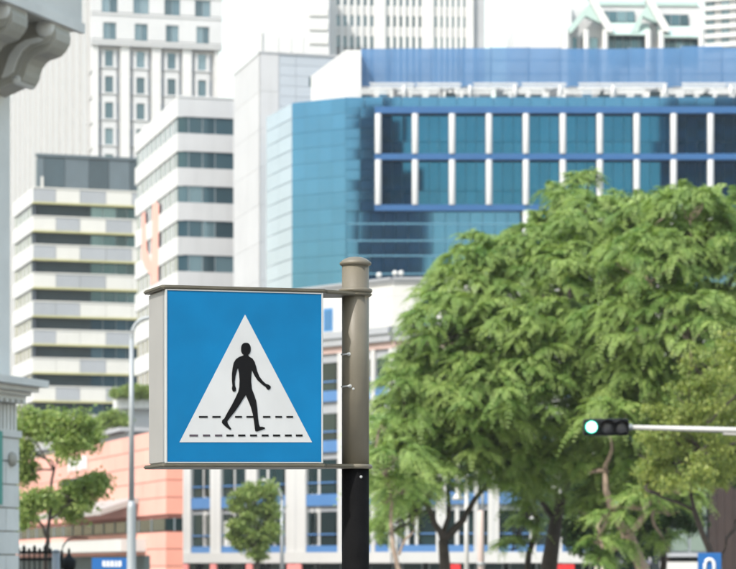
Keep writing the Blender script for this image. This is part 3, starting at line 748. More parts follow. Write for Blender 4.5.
# set-back upper level in grey glass with a roof lantern
sb_ = Face(t, X(62, 178), 178, R(-17))
ub = Face(t, X(128, 168), 168, R(17) - math.pi / 2)
ub.box("upper_wall", "blue_grey_panel", ub.s_at(34), ub.s_at(126), -0.3, 0, Z(470, 168), Z(431, 168))
ub.box("upper_roof", "grey_concrete", ub.s_at(34), ub.s_at(127), -3, 0.5, Z(431, 168), Z(427, 168))
for k in range(9): ub.box("upper_pane", "lavender_glass", ub.s_at(36) + k * 2.9, ub.s_at(36) + k * 2.9 + 2.6, 0, 0.05, Z(462, 168), Z(434, 168))

# ------------------------------------------------------------------ brown clad house behind the right trees
Yc = 132.0
t = thing("brown_building", "dark brown timber clad building with pale curtained window behind the trees", "building", (X(705, Yc), Yc, 0))
f = Face(t, X(660, Yc), Yc, R(-3))
f.box("wall", "core_dark", 0, f.s_at(830), -8, -0.3, 0, Z(440, Yc))
for k in range(16):
    a = f.s_at(709) + k * 0.4; f.box("cladding_board", "brown_clad", a + 0.008, a + 0.392, -0.3, -random.uniform(0, 0.03), 0, Z(440, Yc))
for k in range(3):
    a = f.s_at(660) + k * 0.165; f.box("cladding_board", "brown_clad", a + 0.008, a + 0.157, -0.3, 0, 0, Z(440, Yc))
w = f.box("window", "frame_grey", f.s_at(669), f.s_at(707), -0.3, -0.22, Z(553, Yc), Z(470, Yc))
for (a, b_) in ((670, 688), (691, 706)):
    for (y0, y1) in ((551, 519), (516, 495), (492, 472)): pane(f, "curtain_glass", f.s_at(a), f.s_at(b_), -0.15, Z(y0, Yc), Z(y1, Yc), w)
f.box("window_sill", "panel_grey", f.s_at(667), f.s_at(708), -0.3, 0.15, Z(557, Yc), Z(553.1, Yc))
f.box("base_wall", "cream_wall", 0, f.s_at(702), -0.3, 0.3, 0, Z(562, Yc))
f.box("eave", "brown_clad", 0, f.s_at(832), -8.3, 0.3, Z(440, Yc), Z(436, Yc))
# small dark pitched roof between the trunks
Yc = 118
t = thing("garden_pavilion", "small pavilion with dark pitched roof between the tree trunks", "pavilion", (X(612, Yc), Yc, 0))
vs = [P(600, 564, Yc), P(652, 564, Yc), P(640, 541, Yc + 2), P(612, 541, Yc + 2), P(600, 564, Yc + 4), P(652, 564, Yc + 4)]
mesh_obj("roof", vs, [(0, 1, 2, 3), (4, 5, 2, 3), (0, 3, 4), (1, 2, 5), (0, 1, 5, 4)], "dark_roof", t)
for px, dy in ((603, 0.3), (649, 0.3), (603, 3.6), (649, 3.6)): tube("post", [(X(px, Yc), Yc + dy, 0), (X(px, Yc), Yc + dy, Z(564, Yc))], 0.06, "pinkish_post", t, 8)

# ------------------------------------------------------------------ stepped towers across the street behind the viewer: only their mirror image is seen in the glass
def mirror_tower(x0, x1, y, steps, label):
    t = thing("tower_block", label, "building", ((x0 + x1) / 2, y - 8, 0))
    z0 = 0
    for (a, b_, z1) in steps:
        prism("wall", [(a, y), (b_, y), (b_, y - 16), (a, y - 16)], z0, z1, "mirrored_wall", t)
        fc = Face(t, b_, y, math.pi)
        zz = z0 + 2.5
        while zz < z1 - 2:
            fc.box("window_band", "shop_glass", 0.4, b_ - a - 0.4, -0.1, 0.05, zz, zz + 1.7); zz += 3.6
        z0 = z1
def RX(px, d): return (px - CX) / F * (2 * 217.3 + d)
def RZ(py, d): return CZ + (HY - py) / F * (2 * 217.3 + d)
D = 60
mirror_tower(RX(358, D), RX(430, D), -D, [(RX(356, D), RX(428, D), RZ(213, D)), (RX(356, D), RX(418, D), RZ(170, D)), (RX(356, D), RX(405, D), RZ(118, D)), (RX(362, D), RX(392, D), RZ(101, D))],
             "dark stepped tower mirrored in the blue glass facade")
mirror_tower(RX(645, D), RX(760, D), -D, [(RX(640, D), RX(770, D), RZ(195, D)), (RX(665, D), RX(770, D), RZ(100, D))], "dark slab tower mirrored in the rightmost glass bays")

# ------------------------------------------------------------------ stone building at the left edge, near
Yc = 45.0
t = thing("stone_building", "weathered classical stone building with scrolled cornice brackets at the edge of the view", "building", (X(10, Yc), Yc, 0))
f = Face(t, X(10, Yc), Yc, R(69))
def z45(y): return Z(y, 44.6)
f.box("wall", "stone_block", -30, 0, -7, 0, z45(396), z45(-30))
f.box("upper_storeys", "stone_block", -30, -0.4, -7, -0.3, z45(-30), 20)
f.box("lower_wall", "stone", -30, 0.03, -7, 0.10, 0, z45(396))
# main cornice: soffit, fascia, crown moulding
f.box("soffit", "stone", -30, 0.25, -0.3, 1.20, z45(29), z45(20))
f.box("fascia", "stone_block", -30, 0.30, 1.20, 1.30, z45(31), z45(21))
f.poly("crown_moulding", "stone_block", [(-30, z45(20.9)), (0.30, z45(20.9)), (0.30, z45(-30)), (-30, z45(-30))], 0.2, 1.24)
f.box("crown_lip", "stone_block", -30, 0.34, 0.2, 1.42, z45(-34), z45(-30.1))
f.box("bed_moulding", "stone", -30, 0.12, 0, 0.14, z45(60), z45(29.1))
f.box("bed_moulding", "stone", -30, 0.16, 0, 0.24, z45(46), z45(29.2))
prof = [(0.0, 29.3), (1.12, 29.3), (1.22, 33), (1.26, 40), (1.25, 47), (1.18, 53), (1.09, 58), (0.97, 60), (0.87, 61), (0.79, 64), (0.72, 69), (0.68, 75), (0.66, 80), (0.61, 85),
        (0.52, 88), (0.40, 87), (0.30, 89), (0.20, 91), (0.0, 95)]
rib_i = [(0.16, 86), (0.30, 80), (0.36, 70), (0.45, 58), (0.60, 48), (0.80, 42), (1.05, 41), (1.19, 45), (1.14, 51), (1.00, 53), (0.84, 55), (0.70, 61), (0.60, 71), (0.55, 80), (0.46, 84), (0.34, 83)]
rib_j = [(0.26, 82), (0.33, 72), (0.41, 60), (0.55, 51), (0.72, 46.5), (0.98, 45), (1.06, 47), (0.98, 49.5), (0.80, 51), (0.65, 57), (0.55, 66), (0.48, 77), (0.36, 81)]
def extr(name, pr_, s0, s1, m, bev=0.0):
    n = len(pr_)
    v = [f.pt(s0, o_, z45(y)) for o_, y in pr_] + [f.pt(s1, o_, z45(y)) for o_, y in pr_]
    fs = [tuple(range(n))[::-1], tuple(range(n, 2 * n))] + [(i, (i + 1) % n, n + (i + 1) % n, n + i) for i in range(n)]
    return mesh_obj(name, v, fs, m, t)
for k in range(4):
    s_ = -0.42 - 1.52 * k
    b_ = extr("console_bracket", prof, s_ - 0.26, s_ + 0.26, "stone")
    extr("scroll_band", rib_i, s_ - 0.31, s_ - 0.262, "stone"); extr("scroll_groove", rib_j, s_ - 0.355, s_ - 0.312, "stone_block")
    # rolled end under the fascia and its small curl at the foot
    for (o_, y, r_, hw) in ((1.06, 35.5, 0.165, 0.36), (0.50, 84, 0.085, 0.31)):
        vs, fs = tube_vf([f.pt(s_ - hw, o_, z45(y)), f.pt(s_ - hw + 0.05, o_, z45(y)), f.pt(s_ + hw - 0.05, o_, z45(y)), f.pt(s_ + hw, o_, z45(y))], [r_ * 0.8, r_, r_, r_ * 0.8], 16)
        mesh_obj("volute", vs, fs, "stone_block", t, True)
# lower cornice
for (y0, y1, o_, e) in ((386, 379, 0.60, 0.30), (391, 386.1, 0.46, 0.2), (395, 391.1, 0.34, 0.14), (399, 395.1, 0.26, 0.10)):
    f.box("lower_cornice", "stone_block", -30, e, 0.0, o_, z45(y0), z45(y1))
for k in range(26): f.box("dentil", "stone_block", -0.12 - k * 0.2, -0.02 - k * 0.2, 0.1, 0.32, z45(403), z45(399.1))
f.box("capital_band", "stone_block", -30, 0.08, 0.1, 0.19, z45(437), z45(430))
for k in range(8): f.box("flute", "stone_block", -0.10 - k * 0.13, -0.03 - k * 0.13, 0.1, 0.15, z45(430), z45(404))
yy = 437.3
for i in range(9):
    hgt = 23.5
    for k in range(6):
        a = 0.05 - 0.95 * (k + (0.5 if i % 2 else 1)); b_ = min(a + 0.95, 0.05)
        f.box("stone_course", "stone_block", max(a, -3) + 0.012, b_ - 0.012, 0.05, 0.155 + random.uniform(0, .006), z45(yy + hgt) + 0.012, z45(yy) - 0.012)
    yy += hgt
c = f.pt(-0.24, 0.17, z45(459))
vs, fs = tube_vf([c, f.pt(-0.24, 0.21, z45(459)), f.pt(-0.24, 0.25, z45(459))], [0.13, 0.12, 0.05], 12); mesh_obj("rosette", vs, fs, "stone", t, True)
f.box("shutter", "teal_shutter", -1.6, -0.62, 0.16, 0.2, z45(505), z45(432))

# ================================================================== STREET OBJECTS
# ------------------------------------------------------------------ iron railing, grey post and black lantern at lower left
Yf = 52.0
t = thing("iron_railing", "black iron railing with spear finials in front of the stone building", "railing", (X(25, Yf), Yf, 0))
xa, xb = X(-60, Yf), X(52, Yf)
for y in (552.5, 559.5): blk("rail", "iron_black", t, ((xa + xb) / 2, Yf, Z(y, Yf)), (xb - xa, 0.05, 0.05))
blk("rail", "iron_black", t, ((xa + xb) / 2, Yf, 0.25), (xb - xa, 0.05, 0.05))
k = 0; x_ = xa
while x_ < xb:
    tube("picket", [(x_, Yf, 0), (x_, Yf, Z(554, Yf))], 0.016, "iron_black", t, 6)
    big = k % 2 == 0
    lathe("finial", [(0.016, Z(554, Yf)), (0.06 if big else 0.035, Z(551.5, Yf)), (0.03, Z(550, Yf)), (0.045 if big else 0.025, Z(548.5, Yf)), (0.004, Z(544.5 if big else 548, Yf))], (x_, Yf), "iron_black", t, 8)
    x_ += 0.105; k += 1
Yp = 50.0
t = thing("bollard_post", "plain grey metal post beside the black lantern", "post", (X(56, Yp), Yp, 0))
tube("shaft", [(X(56, Yp), Yp, 0), (X(56, Yp), Yp, Z(552, Yp))], 0.075, "lamp_metal", t, 14)
lathe("cap", [(0.085, Z(552, Yp)), (0.085, Z(551, Yp)), (0.05, Z(550, Yp)), (0.01, Z(549.6, Yp))], (X(56, Yp), Yp), "lamp_metal", t, 14)
Yl = 48.0
t = thing("lantern", "black ornate lantern with curved bracket by the railing", "lamp", (X(69, Yl), Yl, 0))
lx = X(69, Yl)
lathe("lantern_head", [(0.03, Z(576, Yl)), (0.09, Z(573, Yl)), (0.13, Z(566, Yl)), (0.14, Z(561, Yl)), (0.10, Z(559, Yl)), (0.05, Z(556, Yl)), (0.02, Z(553, Yl)), (0.03, Z(551, Yl)), (0.005, Z(548, Yl))], (lx, Yl), "iron_black", t, 10)
tube("lantern_post", [(lx, Yl, 0), (lx, Yl, Z(575, Yl))], 0.035, "iron_black", t, 8)
tube("bracket", [P(62 + 13 * (1 - math.cos(a)), 552 - 14 * math.sin(a), Yl) for a in [i * math.pi / 2 / 9 for i in range(10)]] + [P(88, 538, Yl)], 0.014, "iron_black", t, 6)
tube("bracket_scroll", [P(62, 569, Yl), P(61.5, 558, Yl), P(62, 551, Yl)], 0.03, "iron_black", t, 6)
tube("bracket_arm", [P(62, 562, Yl), P(69, 562, Yl), P(75, 562, Yl)], 0.022, "iron_black", t, 6)

# ------------------------------------------------------------------ tall street lamp on the left
Ys = 62.0
t = thing("street_lamp", "tall grey street lamp rising beside the crossing sign in front of the salmon building", "street lamp", (X(131.5, Ys), Ys, 0))
xp = X(131.5, Ys)
lathe("base_section", [(0.17, 0), (0.115, 0.12), (0.105, Z(508, Ys)), (0.075, Z(501, Ys))], (xp, Ys), "lamp_metal", t, 16)
lathe("shaft", [(0.070, Z(503, Ys)), (0.052, Z(338, Ys))], (xp, Ys), "lamp_metal", t, 16)
arm = [P(131.5, 340, Ys)] + [P(131.5 + 16 * (1 - math.cos(a)), 338 - 20 * math.sin(a), Ys) for a in [i * math.pi / 2 / 8 for i in range(9)]] + [P(158, 316.5, Ys), P(176, 315, Ys)]
tube("arm", arm, [0.052] * 4 + [0.045] * (len(arm) - 4), "lamp_metal", t, 12)
tube("lamp_head", [P(172, 315.3, Ys), P(177, 315, Ys), P(192, 314.3, Ys), P(197, 314.6, Ys)], [0.05, 0.10, 0.10, 0.03], "lamp_white", t, 12)
blk("access_door", "panel_grey", t, (xp, Ys - 0.105, 0.9), (0.09, 0.02, 0.4))

# lamp in front of the white building, lower centre
Ys = 150.0
t = thing("street_lamp", "slim white street lamp with bent arm behind the small round tree", "street lamp", (X(282, Ys), Ys, 0))
tube("shaft", [(X(282, Ys), Ys, 0), P(282, 500, Ys)], [0.13, 0.10], "lamp_metal", t, 10)
tube("arm", [P(282, 501, Ys), P(281.5, 495, Ys), P(279, 489, Ys), P(275, 484.5, Ys), P(270, 482, Ys)], 0.09, "lamp_metal", t, 8)
tube("lamp_head", [P(271, 482.6, Ys), P(268, 481.8, Ys), P(262, 480, Ys)], [0.1, 0.16, 0.06], "lamp_white", t, 8)

# lamp with hanging luminaire in front of the dark ground floor
Ys = 108.0
t = thing("street_lamp", "white street lamp with hanging bell shade between the tree stems", "street lamp", (X(466.5, Ys), Ys, 0))
tube("shaft", [(X(466.5, Ys), Ys, 0), P(466.5, 470, Ys)], [0.11, 0.085], "lamp_white", t, 10)
tube("arm", [P(466.5, 480, Ys), P(462, 478.5, Ys), P(458, 481, Ys), P(458, 486, Ys)], 0.045, "lamp_white", t, 8)
lathe("lamp_shade", [(0.23, Z(500, Ys)), (0.25, Z(498, Ys)), (0.15, Z(495.5, Ys)), (0.09, Z(491, Ys)), (0.07, Z(483, Ys)), (0.03, Z(481, Ys))], (X(458, Ys), Ys), "lamp_white", t, 16)
Ys = 104.0
t = thing("signal_post", "thick pinkish grey post with thin upper mast beside the bell shade lamp", "post", (X(481, Ys), Ys, 0))
lathe("sleeve", [(0.14, 0), (0.13, Z(512, Ys)), (0.09, Z(510.5, Ys))], (X(481, Ys), Ys), "pinkish_post", t, 14)
tube("mast", [P(482.5, 513, Ys), P(482.5, 486, Ys)], 0.055, "lamp_metal", t, 10)
lathe("collar", [(0.10, Z(566, Ys)), (0.16, Z(566, Ys)), (0.16, Z(563, Ys)), (0.13, Z(562, Ys))], (X(481, Ys), Ys), "lamp_metal", t, 12)

# ------------------------------------------------------------------ traffic light on its horizontal arm
Yt = 46.0
t = thing("traffic_light", "horizontal traffic light showing green on a white arm in front of the trees", "traffic light", (X(960, Yt), Yt, 0))
th = 5.6 / F * Yt
def rbox(name, m, c, size, parent, bev=0.03):
    bm = bmesh.new(); bmesh.ops.create_cube(bm, size=1, matrix=Matrix.Diagonal((*size, 1)))
    bmesh.ops.bevel(bm, geom=bm.edges[:], offset=bev, segments=2, affect='EDGES', profile=0.6)
    me = bpy.data.meshes.new(name); bm.to_mesh(me); bm.free(); me.materials.append(MATS[m])
    return link(bpy.data.objects.new(name, me), parent, c)
q = P(606, 427.3, Yt)
rbox("housing", "traffic_black", q, (46 / F * Yt, 0.16, 17 / F * Yt), t, 0.05)
for px, mm in ((591, "green_lens"), (607, "traffic_lens"), (621, "traffic_lens")):
    c = P(px, 427.3, Yt); r_ = 6.6 / F * Yt
    vs, fs = tube_vf([c + Vector((0, -0.06, 0)), c + Vector((0, -0.10, 0)), c + Vector((0, -0.125, 0))], [r_, r_ * 0.92, r_ * 0.4], 20)
    ln_ = mesh_obj("lens", vs, fs, mm, t, True)
    if mm == "green_lens":
        vs, fs = tube_vf([c + Vector((0, -0.11, 0)), c + Vector((0, -0.128, 0)), c + Vector((0, -0.135, 0))], [r_ * 0.80, r_ * 0.74, r_ * 0.4], 20)
        mesh_obj("lamp_glow", vs, fs, "green_lit", t, True)
    # visor: open tube hood over the lens
    vs, fs = [], []
    n = 14
    for k in range(n):
        a = math.pi * (-0.12 + 1.24 * k / (n - 1))
        for (rr, yy_) in ((r_ * 1.04, -0.08), (r_ * 1.10, -0.08), (r_ * 1.04, -0.27), (r_ * 1.10, -0.27)):
            vs.append(c + Vector((rr * math.cos(a), yy_ + (0.10 if abs(math.cos(a)) > 0.9 and yy_ < -0.2 else 0), rr * math.sin(a))))
    for k in range(n - 1):
        a, b_ = k * 4, k * 4 + 4
        fs += [(a, b_, b_ + 2, a + 2), (a + 1, a + 3, b_ + 3, b_ + 1), (a + 2, b_ + 2, b_ + 3, a + 3)]
    mesh_obj("visor", vs, fs, "traffic_black", t, True)
tube("arm", [P(628, 427.3, Yt), P(736, 430.4, Yt), P(962, 436, Yt)], [0.040, 0.052, 0.075], "lamp_white", t, 12)
tube("arm_brace", [P(723, 433.4, Yt), P(962, 445, Yt)], [0.03, 0.03], "lamp_white", t, 8)
tube("clamp", [P(627, 427.3, Yt), P(632, 427.4, Yt)], 0.062, "lamp_metal", t, 12)
lathe("pole", [(0.16, 0), (0.12, 0.3), (0.10, Z(430, Yt)), (0.09, Z(424, Yt))], (X(962, Yt), Yt), "lamp_white", t, 16)

# ------------------------------------------------------------------ small blue signs and red signs at the bottom edge
Yb = 70.0
t = thing("street_sign", "small blue plate sign with white lettering below the street lamp", "sign", (X(111, Yb), Yb, 0))
rbox("plate", "sign_blue_small", ((X(92, Yb) + X(130, Yb)) / 2, Yb, Z(569.5, Yb)), (38 / F * Yb, 0.05, 23 / F * Yb), t, 0.01)
for j, (px, w) in enumerate(((104, 3.2), (108, 2.6), (112, 3.2), (116, 2.2), (119.8, 3.2))):
    blk("letter", "sign_white", t, P(px, 563.6, Yb - 0.03), (w / F * Yb, 0.01, 5.2 / F * Yb))
blk("letter_bar", "sign_white", t, P(112, 566.2, Yb - 0.031), (18 / F * Yb, 0.01, 1.0 / F * Yb))
tube("post", [(X(111, Yb), Yb + 0.06, 0), (X(111, Yb), Yb + 0.06, Z(560, Yb))], 0.03, "lamp_metal", t, 8)
Yb = 66.0
t = thing("road_sign", "small blue square sign with white loop symbol under the traffic light arm", "sign", (X(709.5, Yb), Yb, 0))
rbox("plate", "sign_blue_small", P(709.5, 566, Yb), (23.5 / F * Yb, 0.04, 26 / F * Yb), t, 0.012)
ring = [P(709.5 + 4.6 * math.cos(a), 565 - 5.6 * math.sin(a) if math.sin(a) > 0 else 565, Yb - 0.03) for a in [math.pi * i / 10 for i in range(11)]]
ring = [P(714.1, 576, Yb - 0.03)] + ring + [P(704.9, 576, Yb - 0.03)]
vs, fs = tube_vf(ring, [0.045] * len(ring), 8); mesh_obj("symbol", vs, fs, "sign_white", t, True)
tube("post", [(X(709.5, Yb), Yb + 0.06, 0), (X(709.5, Yb), Yb + 0.06, Z(558, Yb))], 0.03, "lamp_metal", t, 8)
for (px, w, lab) in ((455, 11, "red roadside board at the foot of the forked tree"), (566, 17, "red roadside board behind the dark middle trunk")):
    Yb = 112.0
    t = thing("notice_board", lab, "board", (X(px, Yb), Yb, 0), "red roadside boards")
    rbox("panel", "red_sign", (X(px, Yb), Yb, Z(565, Yb) - 0.35), (w / F * Yb, 0.06, 0.75), t, 0.02)
    for s_ in (-0.35, 0.35): tube("post", [(X(px, Yb) + s_ * w / F * Yb, Yb + 0.06, 0), (X(px, Yb) + s_ * w / F * Yb, Yb + 0.06, 1.5)], 0.025, "lamp_metal", t, 6)

# ================================================================== TREES
def grow_quads(C, U, V, tint, name, m, parent):
    """leaf-sized quads: centre C, half axes U (length) and V (width); pointed at the tip end"""
    n = len(C)
    co = np.empty((n, 4, 3)); co[:, 0] = C - U - V * 0.35; co[:, 1] = C + V - U * 0.1; co[:, 2] = C + U; co[:, 3] = C - V - U * 0.1
    base = np.array(wloc(parent)); co -= base
    me = bpy.data.meshes.new(name)
    me.vertices.add(n * 4); me.vertices.foreach_set("co", co.reshape(-1).astype(np.float32))
    me.loops.add(n * 4); me.loops.foreach_set("vertex_index", np.arange(n * 4, dtype=np.int32))
    me.polygons.add(n); me.polygons.foreach_set("loop_start", np.arange(0, n * 4, 4, dtype=np.int32))
    me.polygons.foreach_set("loop_total", np.full(n, 4, dtype=np.int32))
    me.update(calc_edges=True)
    at = me.attributes.new("tint", 'FLOAT', 'POINT'); at.data.foreach_set("value", np.repeat(tint, 4).astype(np.float32))
    me.materials.append(MATS[m])
    return link(bpy.data.objects.new(name, me), parent, base)
def unit(a): return a / np.maximum(np.linalg.norm(a, axis=-1, keepdims=True), 1e-9)
def feather_crown(lobes, per_m2, parent, m, flen=(0.9, 1.5), nf=(6, 10), pairs=11, leaf=0.22, lw=0.030, inner=0.15):
    """arching pinnate fronds in umbrella clusters over the lobes; lobes: (x, y, z, r)"""
    Cs, Ns = [], []
    L = np.array(lobes)
    for (x, y, z, r) in lobes:
        k = max(6, int(per_m2 * 4 * math.pi * r * r * 0.7))
        d = unit(rng.normal(size=(k, 3))); d[:, 2] = np.where(d[:, 2] < -0.35, -d[:, 2] * 0.6, d[:, 2]); d = unit(d)
        rad = np.where(rng.random(k) < inner, rng.uniform(0.45, 0.8, k), rng.uniform(0.82, 1.04, k))
        pts = np.array([x, y, z]) + d * (r * rad)[:, None] * np.array([1, 1, 0.86])
        # drop clusters buried deep inside another lobe
        dist = np.min(np.linalg.norm(pts[:, None] - L[None, :, :3], axis=2) / L[None, :, 3], axis=1)
        keep = (dist > 0.55) | (rng.random(k) < 0.2)
        Cs.append(pts[keep]); Ns.append(d[keep])
    C = np.concatenate(Cs); N = np.concatenate(Ns)
    oc, ou, ov, ot = [], [], [], []
    for c, n_ in zip(C, N):
        ctint = rng.random() * 0.55
        for _ in range(rng.integers(*nf)):
            az = rng.uniform(0, 2 * math.pi); hdir = np.array([math.cos(az), math.sin(az), 0.0])
            d0 = unit((n_ * 0.75 + hdir * 0.8 + np.array([0, 0, 0.22]))[None])[0]
            Lf = rng.uniform(*flen); droop = rng.uniform(0.5, 1.15)
            tt = np.linspace(0.12, 1.0, pairs)
            p = c + d0 * (Lf * tt)[:, None] + np.array([0, 0, -1.0]) * (droop * Lf * tt ** 2.1)[:, None]
            tg = unit(d0[None] + np.array([0, 0, -1.0])[None] * (2.1 * droop * tt ** 1.1)[:, None])
            sd_ = unit(np.cross(tg, np.array([0.0, 0.0, 1.0]) + 0.15 * rng.normal(size=3)))
            taper = np.clip(np.sin(np.pi * (0.18 + 0.74 * tt)), 0.25, 1)
            for sg in (-1, 1):
                ld = unit(sd_ * sg + tg * 0.45 + np.array([0, 0, -0.28]) + 0.12 * rng.normal(size=(pairs, 3)))
                half = ld * (leaf * taper / 2)[:, None]
                w = unit(tg - ld * np.sum(tg * ld, axis=1, keepdims=True) + 0.1 * rng.normal(size=(pairs, 3))) * lw
                oc.append(p + half); ou.append(half); ov.append(w)
                ot.append(np.clip(ctint + 0.35 * rng.random() + 0.2 * tt * rng.random(pairs), 0, 1))
    return grow_quads(np.concatenate(oc), np.concatenate(ou), np.concatenate(ov), np.concatenate(ot), "crown", m, parent), C
def small_leaf_crown(lobes, per_m2, parent, m, leaf=(0.10, 0.17), n_in=(16, 30), spread=0.32):
    oc, ou, ov, ot = [], [], [], []; Cc = []
    fine = []
    for (x, y, z, r) in lobes:
        for _ in range(11):
            d = unit(rng.normal(size=(1, 3)))[0]; q = np.array([x, y, z]) + d * r * rng.uniform(0.35, 1.12); fine.append((q[0], q[1], q[2], r * rng.uniform(0.22, 0.42)))
    for (x, y, z, r) in fine:
        k = max(8, int(per_m2 * 4 * math.pi * r * r))
        d = unit(rng.normal(size=(k, 3))); rad = np.where(rng.random(k) < 0.3, rng.uniform(0.3, 0.8, k), rng.uniform(0.8, 1.1, k))
        pts = np.array([x, y, z]) + d * (r * rad)[:, None]
        for c, n_ in zip(pts, d):
            q = rng.integers(*n_in); tint = rng.random() * 0.6
            o = c + rng.normal(size=(q, 3)) * spread * np.array([1, 1, 0.6]); u = unit(rng.normal(size=(q, 3)) + n_ * 0.7 + np.array([0, 0, -0.3]))
            w = unit(np.cross(u, rng.normal(size=(q, 3)) * 0.6 + np.array([0, 0, 1.0]) + n_ * 0.4)); w = unit(np.cross(w, u)) * 0 + w
            s_ = rng.uniform(*leaf, q)
            oc.append(o); ou.append(u * s_[:, None] * 0.5); ov.append(w * s_[:, None] * 0.26); ot.append(np.clip(tint + 0.4 * rng.random(q), 0, 1))
        Cc.append(pts)
    return grow_quads(np.concatenate(oc), np.concatenate(ou), np.concatenate(ov), np.concatenate(ot), "crown", m, parent), np.concatenate(Cc)
def limb_mesh(name, paths, m, parent):
    vs, fs = [], []
    for pts, rads in paths:
        v, f_ = tube_vf(pts, rads, 8, len(vs)); vs += v; fs += f_
    return mesh_obj(name, vs, fs, m, parent, True)
def bend(a, b_, r0, r1, n=7, wob=0.25, sag=0.0):
    a, b_ = Vector(a), Vector(b_); pts, rad = [], []
    off = Vector((random.uniform(-1, 1), random.uniform(-1, 1), random.uniform(-.3, .3))) * wob
    for i in range(n):
        f_ = i / (n - 1); pts.append(a.lerp(b_, f_) + off * math.sin(math.pi * f_) + Vector((random.gauss(0, .04), random.gauss(0, .04), 0)) * (1 if 0 < i < n - 1 else 0) + Vector((0, 0, sag * math.sin(math.pi * f_)))); rad.append(r0 + (r1 - r0) * f_)
    return pts, rad
def lob(lst, Y, spread):
    out = []
    for px, py, rp in lst:
        dy = random.uniform(-spread, spread); c = P(px, py, Y + dy); out.append((c.x, c.y, c.z, rp / F * Y))
    return out
def limbs_for(forks, lobes, C, m, parent, r0=0.09, join=False):
    paths = []
    for l in lobes:
        c = Vector(l[:3]); fk = min(forks, key=lambda q: (Vector(q) - c).length)
        paths.append(bend(fk, c - Vector((0, 0, l[3] * 0.25)), r0, 0.035, 8, 0.35))
        for _ in range(4):
            d = Vector(rng.normal(size=3)).normalized(); d.z = abs(d.z) * 0.6
            paths.append(bend(c - Vector((0, 0, l[3] * 0.25)), c + d * l[3] * 0.85, 0.03, 0.01, 5, 0.12))
    o = limb_mesh("branches", paths, m, parent)
    if join:                                   # limbs that meet only in the stem become part of it
        tr0 = [c for c in parent.children if c.name.startswith("trunk")][0]
        bm = bmesh.new(); bm.from_mesh(tr0.data); bm.from_mesh(o.data); bm.to_mesh(tr0.data); bm.free()
        bpy.data.objects.remove(o); o = tr0
    return o

# clumps that cover the sunny side of the row: spaced over the crowns' common outline, bulging towards the street
OUTL = [(374, 515), (376, 470), (382, 440), (386, 405), (396, 372), (423, 342), (433, 312), (438, 282), (456, 264), (478, 248), (508, 238), (533, 224), (558, 215), (603, 208), (628, 200), (668, 201), (698, 197), (740, 200), (800, 215),
        (820, 300), (810, 440), (700, 470), (665, 505), (625, 500), (600, 515), (575, 485), (545, 480), (530, 505), (500, 490), (470, 482), (440, 492), (425, 500), (404, 520)]
def inside(px, py):
    c = False; j = len(OUTL) - 1
    for i in range(len(OUTL)):
        (xi, yi), (xj, yj) = OUTL[i], OUTL[j]
        if (yi > py) != (yj > py) and px < (xj - xi) * (py - yi) / (yj - yi) + xi: c = not c
        j = i
    return c
def edge_d(px, py):
    return min(math.hypot(px - (a[0] + (b_[0] - a[0]) * q / 6), py - (a[1] + (b_[1] - a[1]) * q / 6)) for a, b_ in zip(OUTL, OUTL[1:] + OUTL[:1]) for q in range(6))
CLUMPS = []
tries = 0
while tries < 6000 and len(CLUMPS) < 190:
    tries += 1
    px, py = random.uniform(370, 820), random.uniform(195, 520)
    if not inside(px, py): continue
    e = edge_d(px, py); rp = random.uniform(13, 22)
    if e < rp * 0.55: continue
    if any(math.hypot(px - q[0], py - q[1]) < 19 for q in CLUMPS): continue
    CLUMPS.append((px, py, rp, -4.4 * math.sqrt(min(1, e / 95)) + random.uniform(-0.7, 0.7)))
def clump_lobes(lo, hi, Y):
    out = []
    for px, py, rp, dy in CLUMPS:
        if lo <= px < hi:
            c = P(px, py, Y + 1.2 + dy); out.append((c.x, c.y, c.z, rp / F * Y))
    return out
# --- left feathery tree
Y = 92.0
t = thing("feathery_tree", "feathery green street tree with forked trunk just past the sign pole", "tree", (X(444, Y), Y, 0), "feathery street trees")
lobes = lob([(404, 452, 28), (394, 490, 22), (415, 420, 34), (398, 408, 20), (436, 382, 42), (424, 452, 34), (448, 330, 40), (466, 296, 36), (478, 262, 30), (466, 400, 48), (488, 345, 46),
             (452, 445, 40), (482, 440, 42), (430, 480, 26), (414, 496, 24), (385, 455, 14), (500, 470, 34), (388, 520, 14), (380, 490, 14), (400, 385, 16), (412, 362, 18), (438, 300, 20), (448, 274, 14), (396, 520, 14), (384, 425, 12), (380, 535, 10)], Y, 2.2)
cr_, C = feather_crown(lobes + clump_lobes(370, 500, Y), 3.2, t, "leaf_feather", (0.55, 1.0))
fk = P(443, 540, Y); f1 = P(425, 500, Y - .3); f2 = P(470, 508, Y + .3)
tp = [[(X(446, Y), Y, 0), (X(445, Y), Y, 1.5), fk, ], [0.24, 0.20, 0.17]]
limb_mesh("trunk", [tp, bend(fk, f1, 0.13, 0.09, 6, 0.1), bend(fk, f2, 0.15, 0.10, 6, 0.15), bend(f2, P(495, 470, Y + .5), 0.10, 0.06, 6, 0.1), bend(f1, P(415, 470, Y), 0.09, 0.05, 5, 0.1), bend(fk, P(448, 490, Y), 0.09, 0.06, 5, .1)], "bark_dark", t)
limbs_for([f1, f2, P(495, 470, Y + .5), P(415, 470, Y)], lobes, C, "bark_dark", t)
